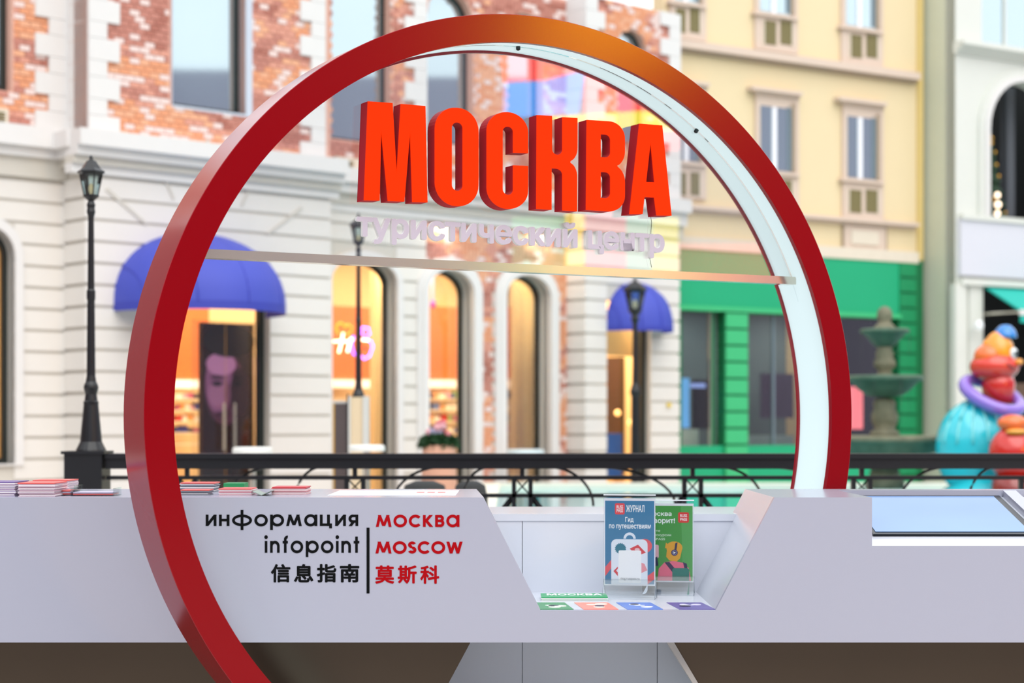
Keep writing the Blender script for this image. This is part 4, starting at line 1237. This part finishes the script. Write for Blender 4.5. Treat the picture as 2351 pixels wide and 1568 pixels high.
# ---- acrylic stands with posters
def poster_stand(xl, xr, yt_l, yb_l, Ymid, yaw, label, paint, col):
    Yc = Ymid
    X0 = (xl - CX) / FPX * Yc
    fr = Fr((X0, Yc, znf), yaw)
    W = ((xr - CX) / FPX * Yc - X0) / math.cos(math.radians(yaw))
    Hh = EYE + (HY - yt_l) / FPX * Yc - znf
    t = thing('poster_stand', label, 'stand', fr.pt(W / 2, 0, .01), 'acrylic poster stands')
    MB().box(fr, 0, W, .008, Hh, -.005, -.0025).build('front_sheet', M_ACR, t)
    MB().box(fr, 0, W, .03, Hh, .0035, .006).build('rear_sheet', M_ACR, t)
    MB().box(fr, 0, W, Hh, Hh + .004, -.006, .007).build('top_edge', mat('acrylic_edge', '#dfe7ee', .15), t)
    for o0, o1 in ((-.062, -.003), (.062, .003)):
        mb = MB()
        mb.hexa([fr.pt(0, 0, o0), fr.pt(W, 0, o0), fr.pt(W, .004, o0), fr.pt(0, .004, o0), fr.pt(0, .075, o1), fr.pt(W, .075, o1), fr.pt(W, .078, o1), fr.pt(0, .078, o1)])
        mb.build('foot', M_ACR, t)
    for u in (0, W):
        MB().tube([fr.pt(u, .001, -.062), fr.pt(u, .076, 0), fr.pt(u, .001, .062), fr.pt(u, .001, -.062)], .0012, 5).build('foot_edge', mat('acrylic_line', '#7f8a94', .3), t)
    b = .006
    pz0 = .058
    PW, PH = W - 2 * b, Hh - .022 - pz0
    po = MB().box(fr, b * .3, W - b * .3, pz0 - .006, Hh - .012, -.0006, .0012).build('poster', M_SIGNW, t)
    S = lambda s, v: (b + s * PW, pz0 + (1 - v) * PH)
    lay = [0]
    def shape(pts, c, name='print_shape', holes=()):
        lay[0] += 1
        plate(fr, [[S(*p) for p in pts]] + [[S(*p) for p in h_] for h_ in holes], -.0007 - .00006 * lay[0], -.0004, name, mat('ink' + c[1:], c, .45, vary=.03), po)
    def words(body, s0, s1, v0, v1, c='#ffffff', bold=.015):
        lay[0] += 1
        a, d = S(s0, v1), S(s1, v0)
        text_on(fr, body, a[0], d[0], a[1], d[1], -.0007 - .00006 * lay[0], -.0004, 'print_text', mat('ink' + c[1:], c, .45, vary=.03), po, bold=bold)
    paint(shape, words)
    return t
def rr01(x0, y0, x1, y1, rx, ry):
    return rrect(x0, y0, x1, y1, rx, ry, 6)
def el(cx, cy, rx, ry, n=28):
    return [(cx + rx * math.cos(2 * math.pi * i / n), cy + ry * math.sin(2 * math.pi * i / n)) for i in range(n)]
def poster_blue(shape, words):
    B, Rr, Wt = '#3f83ad', '#ee5f68', '#eef3fb'
    shape([(0, 0), (1, 0), (1, 1), (0, 1)], B)
    shape(rr01(.20, .03, .40, .165, .03, .02), '#ef4f55')
    words('RUSS', .235, .365, .055, .095, bold=.02)
    words('PASS', .235, .365, .10, .14, bold=.02)
    words('ЖУРНАЛ', .43, .80, .052, .135, bold=.02)
    words('Гид', .41, .58, .195, .265, bold=.02)
    words('по путешествиям', .08, .93, .285, .35, bold=.02)
    shape(el(.80, .54, .155, .085), Rr)
    shape([(0, .80), (.14, .70), (.14, .80), (0, .91)], Rr)
    shape([(.86, .90), (1, .84), (1, .94), (.86, 1.0)], Rr)
    hd = arc(.50, .455, .125, .075, 180, 360, 14) + arc(.50, .455, .075, .042, 360, 180, 14)
    shape(hd, Wt)
    shape(rr01(.125, .462, .865, 1.12, .11, .06)[0:14] + [(.865, 1.0), (.125, 1.0)] + rr01(.125, .462, .865, 1.12, .11, .06)[21:], Wt)
    g = []
    for i in range(36):
        r = 1.0 if i % 2 else .84
        g.append((.315 + .12 * r * math.cos(math.pi * i / 18), .575 + .07 * r * math.sin(math.pi * i / 18)))
    shape(g, '#2f7f95')
    shape([(.50, .575), (.67, .525), (.83, .62), (.72, .645), (.60, .625)], '#e2474f')
    words('✦', .60, .72, .555, .60, '#f6d9da', .01) if False else shape(el(.655, .583, .05, .018), '#f3c9cc')
    shape([(.17, .845), (.26, .79), (.26, .815), (.225, .84), (.26, .86), (.26, .905)], '#e2474f')
    shape([(.74, .74), (.80, .755), (.86, .83), (.74, .865)], '#f2a0a8')
    shape(rr01(.275, .595, .735, .985, .03, .018), '#ffffff')
    words('mag.russpass.ru', .32, .70, .925, .955, '#4a545c', .0)
def poster_green(shape, words):
    Gc = '#3f9c3c'
    shape([(0, 0), (1, 0), (1, 1), (0, 1)], Gc)
    shape([(.76, 0), (1, 0), (1, 1), (.80, 1)], '#55aa55')
    words('Москва', .06, .565, .075, .135, bold=.02)
    words('говорит!', .05, .635, .165, .25, bold=.02)
    shape(rr01(.70, .085, .925, .225, .035, .022), '#e3352f')
    words('RUSS', .745, .885, .11, .15, bold=.02)
    words('PASS', .745, .885, .16, .20, bold=.02)
    words('те', .24, .33, .325, .35, '#d9efd6')
    words('экскурсии', .16, .555, .38, .415, '#d9efd6')
    words('RUSSPASS', .05, .43, .43, .46, '#d9efd6')
    shape(rr01(.10, .52, .30, .70, .04, .02), '#f0bcc4')
    shape([(.12, .72), (.27, .68), (.29, .80), (.14, .82)], '#2a2350')
    head = [(.47, .60), (.455, .56), (.43, .57), (.44, .525)] + [(.45, .49)] + arc(.62, .56, .17, .085, 215, 380, 14) + [(.74, .70), (.66, .75), (.52, .73), (.455, .68), (.46, .64)]
    shape(head, '#eaa81c')
    shape([(.27, 1.0), (.30, .84), (.42, .755), (.60, .735), (.80, .76), (.92, .83), (.97, 1.0)], '#f0718c')
    shape([(.42, .755), (.52, .75), (.64, .84), (.60, .90)], '#2a2350')
    shape([(.80, .75), (.88, .77), (.90, .86), (.84, .86)], '#2a2350')
    shape(rr01(.58, .83, .93, 1.2, .05, .03)[0:14] + [(.93, 1.0), (.58, 1.0)] + rr01(.58, .83, .93, 1.2, .05, .03)[21:], '#1d7d70')
    shape([(.64, .50), (.69, .485), (.665, .60), (.62, .61)], '#231d4a')
    shape(el(.625, .625, .07, .042), '#231d4a')
    shape(el(.625, .625, .052, .031), '#8f8bc8')
    shape(el(.625, .625, .042, .025), '#231d4a')
    shape([(.605, .608), (.605, .642), (.655, .625)], '#ffffff')
poster_stand(1386, 1504, 1137, 1350, 7.50, -9, 'table stand with a blue poster of a white suitcase', poster_blue, 0)
poster_stand(1476, 1592, 1149, 1362, 7.66, -7, 'table stand with a green poster of a person in headphones', poster_green, 1)

# ================================================================== RAILING AND LAMPS
YR = 11.0
FL = Fr((0, YR, 0), 0)
RL = thing('railing', 'black iron railing with crossed squares and curved bars behind the counter', 'railing', (1.2, YR, 0))
def rp(x, y):
    return FL.at(x, y, 0)
xr0, xr1 = rp(246, 0)[0], rp(2900, 0)[0]
def rail(y0, y1, name, d=.05):
    MB().box(FL, xr0, xr1, rp(0, y1)[1], rp(0, y0)[1], -d, d).build(name, M_BLACK, RL)
rail(1041, 1052, 'top_rail', .075)
rail(1052, 1076, 'top_rail', .055)
rail(1092, 1101, 'middle_rail', .02)
rail(1133, 1142, 'middle_rail', .02)
rail(1330, 1340, 'bottom_rail', .02)
def rbar(x0, y0, x1, y1, r, name='bar', sq=True):
    a, b = rp(x0, y0), rp(x1, y1)
    MB().tube([FL.pt(*a), FL.pt(*b)], r, 4 if sq else 8).build(name, M_BLACK, RL)
for xc in (430, 815, 1199, 1590, 1978, 2363, 2750):
    a = rp(xc - 5, 1093); b = rp(xc + 5, 1075)
    MB().box(FL, a[0], b[0], a[1], b[1], -.018, .018).build('short_post', M_BLACK, RL)
    for s in (-19, 19):
        a = rp(xc + s - 5, 1520); b = rp(xc + s + 5, 1100)
        MB().box(FL, a[0], b[0], a[1], b[1], -.02, .02).build('post', M_BLACK, RL)
        rbar(xc + s * .8, 1101, xc - s * .8, 1133, .0045, 'cross_bar')
        rbar(xc + s, 1138, xc + s * 3.0, 1185, .017, 'brace')
def arc_bar(pts):
    MB().tube([FL.pt(*rp(x, y)) for x, y in pts], .008, 8).build('curved_bar', M_BLACK, RL)
for x0, s in ((430, 1), (815, 1), (1199, -1), (1590, -1), (1978, 1)):
    w = 387
    for c, rr_ in ((.52, .30), (.80, .17)):
        if s > 0:
            pts = [(x0 + w * (c - rr_ * math.cos(t)), 1072 + 90 * (1 - math.sin(t))) for t in [math.pi / 2 * i / 12 for i in range(13)]]
        else:
            pts = [(x0 + w * (1 - c - .30 + .25 + rr_ * 1.6 * math.cos(t)), 1072 + 90 * (1 - math.sin(t))) for t in [math.pi / 2 * i / 12 for i in range(13)]]
        arc_bar(pts)
# bolster on which the near lamp stands
def lantern(t, c, k, roof, eave, gtop, gbot, collar, rr, n=6, glassm=M_LAMPG):
    """six-sided lantern; heights given as photograph rows, radii in pixels, k = metres per pixel"""
    Z = lambda y: EYE + (HY - y) * k - c.z
    hd = MB().lathe(c, [(rr * .9 * k, Z(gtop)), (rr * 1.12 * k, Z(eave)), (rr * 1.15 * k, Z(eave - 3)), (rr * .80 * k, Z(eave - 10)), (rr * .40 * k, Z(roof + 14)), (rr * .22 * k, Z(roof + 12)), (rr * .14 * k, Z(roof + 7)), (rr * .17 * k, Z(roof + 5)), (.2 * k, Z(roof))], n).build('lantern_roof', M_BLACK, t)
    r1, r0 = rr * .92 * k, rr * .55 * k
    MB().lathe(c, [(r0 * .93, Z(gbot)), (r1 * .93, Z(gtop))], n).build('lantern_glass', glassm, t)
    for i in range(n):
        a = 2 * math.pi * i / n
        MB().tube([c + Vector((r0 * math.cos(a), r0 * math.sin(a), Z(gbot))), c + Vector((r1 * math.cos(a), r1 * math.sin(a), Z(gtop)))], rr * .06 * k, 6).build('lantern_bar', M_BLACK, t)
    MB().lathe(c, [(rr * .2 * k, Z(collar)), (rr * .35 * k, Z(collar - 3)), (r0 * 1.15, Z(gbot + 2)), (r0 * 1.2, Z(gbot - 2)), (r0 * .4, Z(gbot - 4))], 12).build('lantern_collar', M_BLACK, t)
    MB().ball(c + Vector((0, 0, Z((gtop + gbot) / 2 + 8))), (rr * .2 * k, rr * .2 * k, rr * .45 * k)).build('bulb', mat('warm_candle_bulb', '#f3dcb0', .4, emit='#f0d8a8', es=.25), t, smooth=True)
def lamp(name, label, x, Y, rows, rads, lan, base_y):
    k = Y / FPX
    zb_ = EYE + (HY - base_y) * k
    c = Vector(((x - CX) * k, Y, zb_))
    t = thing(name, label, 'street lamp', c, 'black street lamps')
    Z = lambda y: EYE + (HY - y) * k - c.z
    MB().lathe(c, [(r * k, Z(y)) for y, r in zip(rows, rads)], 20).build('post', M_BLACK, t)
    lantern(t, c, k, *lan)
    return t, c, k
t1, c1, k1 = lamp('street_lamp', 'tall black street lamp on the pedestal at the railing end', 209, YR,
    [1036, 1032, 1024, 1016, 1014, 930, 922, 920, 905, 895, 890, 884, 876, 862, 690, 686, 668, 664, 500, 490, 486, 478, 470, 462, 458],
    [35, 34, 30, 26, 25, 17, 17.5, 15, 13, 16, 17, 16, 12, 10, 8.6, 10, 10, 8, 6.6, 9, 10, 8.5, 10, 7, 5],
    (356, 397, 401, 450, 462, 28), 1036)
pb = MB().box(FL, rp(157, 0)[0], rp(243, 0)[0], 0, rp(0, 1036)[1], -.11, .13).build('pedestal', M_BLACK, t1)
MB().box(FL, rp(151, 0)[0], rp(249, 0)[0], rp(0, 1042)[1], rp(0, 1035)[1] - .0005, -.125, .145).build('pedestal_cap', M_BLACK, t1)
t2, c2, k2 = lamp('street_lamp', 'black street lamp on a cream pedestal before the neon window', 823, 17.5,
    [912, 908, 900, 894, 886, 880, 740, 735, 728, 600, 596, 588, 582, 572, 566],
    [15, 15, 12, 9, 8.5, 7.5, 6, 7.5, 6, 4.6, 7, 7, 4.5, 7, 3],
    (488, 519, 522, 556, 566, 18.5), 912)
F17 = Fr((0, 17.5, 0), 0)
a = F17.at(803, 912); b = F17.at(846, 0)
MB().box(F17, a[0], b[0], 0, a[1], -.09, .09).build('pedestal', mat('cream_pedestal', '#d9c6a6', .7), t2)
for q0, q1 in ((F17.U(802), F17.U(807)), (F17.U(835), F17.U(847))):
    MB().box(F17, q0, q1, 0, a[1] + .01, -.11, .1).build('pedestal_edge', mat('pale_grey_edge', '#c9cac6', .6), t2)
t3, c3, k3 = lamp('street_lamp', 'black street lamp in front of the small blue awning', 1458, 24.0,
    [1245, 1225, 1200, 1000, 910, 905, 898, 893, 880, 745, 738, 730, 722],
    [16, 15, 11, 10, 9, 12, 12.5, 11, 7, 5.6, 8, 10, 6],
    (634, 666, 670, 712, 726, 25), 1245)

# ================================================================== PLAZA BEYOND
# pool with the fountain
PL = thing('pool', 'raised turquoise pool with a cream rim around the fountain', 'pool', (6, 19, 0))
px0 = pw(1140, HY, 18).x
FP = Fr((px0, 13.4, 0), 0)
MB().box(FP, 0, 12, .62, .74, .25, 9.9).build('water', M_WATER, PL)
MB().box(FP, -.3, 12.3, 0, .80, 9.9, 10.4).build('rim', mat('cream_rim', '#e4e2d4', .7), PL)
MB().box(FP, -.3, 12.3, 0, .80, -.1, .25).build('rim', mat('cream_rim', '#e4e2d4', .7), PL)
MB().box(FP, -.3, 0, 0, .80, .25, 9.9).build('rim', mat('cream_rim', '#e4e2d4', .7), PL)
MB().box(FP, 12, 12.3, 0, .80, .25, 9.9).build('rim', mat('cream_rim', '#e4e2d4', .7), PL)

YF = 21.0
kf = YF / FPX
cf = Vector(((2031 - CX) * kf, YF, .74))
FT = thing('fountain', 'tiered grey stone fountain with dripping water on the pool', 'fountain', cf)
Zf = lambda y: EYE + (HY - y) * kf - cf.z
M_FST = mat('mossy_grey_stone', '#8b8870', .7, vary=.35, scale=8, bump=.5, alt='#4c4e3a')
M_FBW = mat('green_grey_bowl', '#5f7a64', .6, vary=.35, scale=6, bump=.4, alt='#2f4a3a')
def lf(name, prof, m, n=28):
    return MB().lathe(cf, [(r * kf, Zf(y)) for r, y in prof], n).build(name, m, FT, smooth=True)
lf('finial', [(26, 764), (24, 750), (17, 744), (13, 738), (18, 730), (17, 720), (15, 712), (8, 705), (1, 703)], M_FST)
lf('upper_bowl', [(12, 800), (24, 792), (38, 776), (46, 768), (55, 764), (57, 758), (52, 755), (40, 758), (10, 762)], M_FBW)
lf('upper_stem', [(20, 868), (19, 860), (14, 852), (24, 842), (25, 832), (19, 820), (21, 812), (16, 802), (18, 797)], M_FST)
lf('middle_bowl', [(16, 912), (40, 908), (62, 892), (74, 878), (86, 874), (89, 866), (82, 862), (60, 866), (14, 868)], M_FBW)
lf('lower_stem', [(34, 1004), (33, 992), (22, 984), (29, 970), (31, 956), (24, 936), (26, 926), (20, 914)], M_FST)
lf('basin', [(30, 1080), (34, 1060), (70, 1052), (120, 1036), (128, 1018), (140, 1014), (143, 1004), (136, 1000), (100, 1004), (30, 1006)], M_FST, 40)
lf('basin_foot', [(46, 1122), (44, 1100), (34, 1090), (32, 1078)], M_FST)
M_DRIP = glass('water_strand', '#e4f0ee', refl=3.0, rough=.1)
for i in range(9):
    a = random.uniform(0, 6.283)
    r = 56 * kf
    z0 = Zf(764)
    L = random.uniform(40, 95) * kf
    p = cf + Vector((r * math.cos(a), r * math.sin(a), 0))
    MB().tube([p + Vector((0, 0, z0)), p * 1 + Vector((0, 0, z0 - L * .5)), p + Vector((0, 0, z0 - L))], [.004, .0022, .001], 5).build('water_drip', M_DRIP, FT)
for i in range(10):
    a = random.uniform(0, 6.283)
    r = 87 * kf
    z0 = Zf(874)
    L = random.uniform(50, 118) * kf
    p = cf + Vector((r * math.cos(a), r * math.sin(a), 0))
    MB().tube([p + Vector((0, 0, z0)), p + Vector((0, 0, z0 - L * .5)), p + Vector((0, 0, z0 - L))], [.004, .0022, .001], 5).build('water_drip', M_DRIP, FT)

# painted figure by the pool
YS = 20.2
ks = YS / FPX
def sp(x, y, dy=0.0):
    return Vector(((x - CX) * ks, YS + dy, EYE + (HY - y) * ks))
ST = thing('painted_statue', 'glossy painted statue with blue cap, orange head and turquoise back', 'statue', sp(2260, 1290))
def paint(n, c, alt=None):
    return mat(n, c, .18, spec=.6, vary=.1, scale=3, coat=.5, alt=alt)
MB().ball(sp(2236, 1030), (88 * ks, 62 * ks, 112 * ks), 28, 18).build('turquoise_back', paint('turquoise_gloss', '#2bc4d2'), ST, smooth=True)
for k in range(5):
    a = math.radians(150 - k * 24)
    pts = []
    for j in range(9):
        t = math.radians(12 + j * 9)
        pts.append(sp(2236, 1030) + Vector((88 * ks * math.sin(t) * math.cos(a) * 1.0, -62 * ks * math.sin(t) * abs(math.sin(a)) - .004, 112 * ks * math.cos(t))))
    MB().tube(pts, 3.0 * ks, 6).build('ridge', paint('pale_turquoise_gloss', '#7fe0e2'), ST, smooth=True)
col = MB()
n = 26
ring1 = [sp(2275 + 62 * math.cos(2 * math.pi * i / n), 908 + 30 * math.sin(2 * math.pi * i / n) + .32 * 62 * math.cos(2 * math.pi * i / n), -.22 * math.sin(2 * math.pi * i / n) - .05) for i in range(n)]
col.tube(ring1, 15 * ks, 10, closed=True)
col.build('purple_collar', paint('lavender_gloss', '#8f6fd0'), ST, smooth=True)
hd = MB()
hd.ball(sp(2283, 842), (56 * ks, 48 * ks, 36 * ks), 22, 14)
hd.build('red_jaw', paint('vermilion_gloss', '#e0341c'), ST, smooth=True)
MB().ball(sp(2292, 812), (36 * ks, 34 * ks, 52 * ks), 22, 14).build('orange_head', paint('orange_gloss', '#f28a16', '#f2a51e'), ST, smooth=True)
MB().ball(sp(2268, 820, -.03), (34 * ks, 30 * ks, 30 * ks), 18, 12).build('cheek', paint('orange_red_gloss', '#f06a1a'), ST, smooth=True)
MB().lathe(sp(2292, 905), [(34 * ks, -.1), (38 * ks, .12), (30 * ks, .24)], 18).build('neck', paint('red_gloss', '#d32418'), ST, smooth=True)
MB().lathe(sp(2308, 776), [(26 * ks, 0), (26 * ks, .03), (22 * ks, .09), (12 * ks, .14), (1 * ks, .15)], 20).build('blue_cap', paint('blue_gloss', '#1d7fd0'), ST, smooth=True)
MB().ball(sp(2268, 790, -.02), (13 * ks, 10 * ks, 12 * ks), 12, 8).build('ear', paint('orange_gloss', '#f28a16'), ST, smooth=True)
MB().ball(sp(2320, 812, -.13), (9 * ks, 6 * ks, 13 * ks), 12, 8).build('eye', paint('white_gloss', '#f2f4f6'), ST, smooth=True)
MB().ball(sp(2323, 813, -.165), (4 * ks, 3 * ks, 6 * ks), 10, 6).build('pupil', paint('black_gloss', '#16222c'), ST, smooth=True)
MB().ball(sp(2332, 832, -.12), (11 * ks, 9 * ks, 8 * ks), 12, 8).build('nose', paint('amber_gloss', '#f09a22'), ST, smooth=True)
MB().tube([sp(2300, 838, -.22), sp(2318, 846, -.21), (sp(2334, 838, -.19))], 2.6 * ks, 6).build('mouth', paint('dark_red_gloss', '#8c1a10'), ST, smooth=True)
S2 = thing('painted_figurine', 'small glossy red and orange figurine in front of the painted statue', 'statue', sp(2290, 1290, -.62))
MB().ball(sp(2290, 1040, -.62), (54 * ks, 46 * ks, 62 * ks), 20, 14).build('red_body', paint('red_gloss', '#d32418'), S2, smooth=True)
MB().ball(sp(2288, 972, -.64), (34 * ks, 30 * ks, 20 * ks), 18, 12).build('orange_face', paint('orange_red_gloss', '#f06a1a'), S2, smooth=True)
MB().ball(sp(2290, 990, -.78), (26 * ks, 10 * ks, 7 * ks), 14, 8).build('lips', paint('amber_gloss', '#f09a22'), S2, smooth=True)
MB().tube([sp(2335, 1090, -.55), sp(2340, 1030, -.6), sp(2338, 985, -.6)], [18 * ks, 15 * ks, 11 * ks], 12).build('arm', paint('orange_gloss', '#f28a16'), S2, smooth=True)
MB().ball(sp(2336, 962, -.6), (13 * ks, 12 * ks, 16 * ks), 14, 10).build('white_glove', paint('white_gloss', '#f2f4f6'), S2, smooth=True)
MB().lathe(sp(2260, 1290), [(.50, .708), (.52, .72), (.5, .76), (.30, .95)], 24).build('base', paint('turquoise_gloss', '#2bc4d2'), ST, smooth=True)
MB().lathe(sp(2290, 1290, -.62), [(.2, .708), (.24, .74), (.22, .98)], 20).build('base', paint('dark_red_gloss', '#8c1a10'), S2, smooth=True)

# menu board, tables, planter, round seats
F18 = Fr((0, 18.3, 0), 0)
mbd = thing('menu_board', 'dark menu board in a pale frame left of the cream lamp pedestal', 'board', F18.pt(F18.U(781), 0, 0))
MB().box(F18, F18.U(763), F18.U(800), 0.2, F18.Z(0, 920), 0, .05).build('frame', mat('pale_grey_edge', '#c9cac6', .6), mbd)
MB().box(F18, F18.U(768), F18.U(798), .3, F18.Z(0, 926), -.012, 0).build('board_face', mat('slate_brown', '#4d4344', .6), mbd)
MB().box(F18, F18.U(764.5), F18.U(768), .3, F18.Z(0, 926), -.014, 0).build('edge_strip', mat('mustard_strip', '#c79a3a', .6), mbd)
MB().box(F18, F18.U(797), F18.U(801), 0, F18.Z(0, 905), -.03, .03).build('post', M_BLACK, mbd)
for k, (x, y, w, lab) in enumerate(((580, 1033, 46, 'white round table before the shop doorway'), (842, 1028, 42, 'white round table in front of the cream lamp pedestal'), (1206, 1036, 44, 'pale blue topped table before the last arched window'))):
    Y = (16.0, 16.0, 24.25)[k]
    kk = Y / FPX
    c = Vector(((x - CX) * kk, Y, 0))
    zt_ = EYE + (HY - y) * kk
    t = thing('round_table', lab, 'table', c, 'tables before the shop')
    MB().lathe(c, [(w * kk, zt_ - .03), (w * kk, zt_ + .01), (w * kk * .9, zt_ + .025)], 28).build('table_top', mat('white_table', '#e9ece8', .4) if k < 2 else mat('pale_blue_table', '#cfe0e6', .4), t)
    MB().lathe(c, [(.16, 0), (.16, .02), (.03, .05), (.03, zt_ - .03)], 16).build('table_leg', M_STEEL, t)
Yp = 19.0
kp_ = Yp / FPX
cp = Vector(((1008 - CX) * kp_, Yp, 0))
plt_ = thing('planter', 'terracotta planter with a dark green bush and pink flowers', 'planter', cp)
zp = EYE + (HY - 1022) * kp_
MB().lathe(cp, [(.20, 0), (.24, .2), (34 * kp_ * 1.1, zp - .1), (40 * kp_, zp)], 24).build('pot', mat('terracotta_pink', '#d9a58c', .7), plt_, smooth=True)
lv = MB()
for k in range(420):
    a, t_ = random.uniform(0, 6.283), math.acos(random.uniform(-.1, 1))
    r = Vector((math.sin(t_) * math.cos(a) * 42 * kp_, math.sin(t_) * math.sin(a) * 38 * kp_, math.cos(t_) * 26 * kp_))
    p = cp + Vector((0, 0, zp)) + r
    d1 = Vector((random.uniform(-1, 1), random.uniform(-1, 1), random.uniform(-.3, 1))).normalized() * .06
    d2 = d1.cross(Vector((random.uniform(-1, 1), random.uniform(-1, 1), random.uniform(-1, 1)))).normalized() * .022
    lv.add([p - d1, p + d2, p + d1, p - d2], [(0, 1, 2, 3)])
lv.build('leaves', mat('dark_bush_green', '#1c4a22', .6, vary=.4, scale=20), plt_, kind='stuff')
MB().ball(cp + Vector((0, 0, zp)), (37 * kp_, 34 * kp_, 22 * kp_), 16, 10).build('bush_core', mat('deep_bush_green', '#12331a', .8), plt_, smooth=True)
for k in range(9):
    a = random.uniform(0, 6.283)
    p = cp + Vector((random.uniform(-32, 30) * kp_, -.05, zp + random.uniform(24, 52) * kp_))
    MB().ball(p, random.uniform(.03, .055), 8, 6).build('flower', mat('flower%d' % (k % 3), ('#c9757c', '#8a86a0', '#d9a0a8')[k % 3], .6), plt_, smooth=True)
for k, (x, w) in enumerate(((975, 54), (1080, 40))):
    Y = 12.5
    kk = Y / FPX
    c = Vector(((x - CX) * kk, Y, 0))
    zz_ = EYE + (HY - 1104) * kk
    t = thing('pouffe', ('wide', 'narrow')[k] + ' dark rounded pouffe seen below the railing', 'pouffe', c, 'dark rounded pouffes')
    MB().lathe(c, [(w * kk * .8, 0), (w * kk, .25), (w * kk, zz_ - .12), (w * kk * .85, zz_ - .03), (w * kk * .4, zz_)], 28).build('cushion', mat('charcoal_fabric', '#2c2f30', .8, vary=.2), t, smooth=True)
    MB().lathe(c, [(w * kk * .85, .0), (w * kk * .85, .03)], 24).build('foot_ring', M_BLACK, t)

# ================================================================== ADDED GLOWING PANELS ON THE UNSEEN WALL (shaped for the reflections in sheet and ring)
LS = thing('mirror_glow_panels', 'added unseen red, blue and yellow glow panels for the clear sheet to mirror', 'screen', (25.5, -6.0, 2.0))
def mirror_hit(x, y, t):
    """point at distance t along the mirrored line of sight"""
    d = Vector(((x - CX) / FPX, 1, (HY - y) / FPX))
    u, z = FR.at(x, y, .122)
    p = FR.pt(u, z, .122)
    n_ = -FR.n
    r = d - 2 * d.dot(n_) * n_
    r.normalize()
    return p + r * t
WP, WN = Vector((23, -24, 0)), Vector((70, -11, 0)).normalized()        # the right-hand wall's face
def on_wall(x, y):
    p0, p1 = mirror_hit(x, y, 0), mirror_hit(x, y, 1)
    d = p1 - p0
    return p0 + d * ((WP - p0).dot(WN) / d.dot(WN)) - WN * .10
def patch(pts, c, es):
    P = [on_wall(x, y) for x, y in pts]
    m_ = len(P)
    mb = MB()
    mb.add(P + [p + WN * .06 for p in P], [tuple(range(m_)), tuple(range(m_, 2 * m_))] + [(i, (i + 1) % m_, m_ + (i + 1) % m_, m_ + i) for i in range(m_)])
    mb.build('colour_field', mat('screen' + c[1:], c, .5, emit=c, es=es), LS)  # added glow, outlined to give the wanted reflections
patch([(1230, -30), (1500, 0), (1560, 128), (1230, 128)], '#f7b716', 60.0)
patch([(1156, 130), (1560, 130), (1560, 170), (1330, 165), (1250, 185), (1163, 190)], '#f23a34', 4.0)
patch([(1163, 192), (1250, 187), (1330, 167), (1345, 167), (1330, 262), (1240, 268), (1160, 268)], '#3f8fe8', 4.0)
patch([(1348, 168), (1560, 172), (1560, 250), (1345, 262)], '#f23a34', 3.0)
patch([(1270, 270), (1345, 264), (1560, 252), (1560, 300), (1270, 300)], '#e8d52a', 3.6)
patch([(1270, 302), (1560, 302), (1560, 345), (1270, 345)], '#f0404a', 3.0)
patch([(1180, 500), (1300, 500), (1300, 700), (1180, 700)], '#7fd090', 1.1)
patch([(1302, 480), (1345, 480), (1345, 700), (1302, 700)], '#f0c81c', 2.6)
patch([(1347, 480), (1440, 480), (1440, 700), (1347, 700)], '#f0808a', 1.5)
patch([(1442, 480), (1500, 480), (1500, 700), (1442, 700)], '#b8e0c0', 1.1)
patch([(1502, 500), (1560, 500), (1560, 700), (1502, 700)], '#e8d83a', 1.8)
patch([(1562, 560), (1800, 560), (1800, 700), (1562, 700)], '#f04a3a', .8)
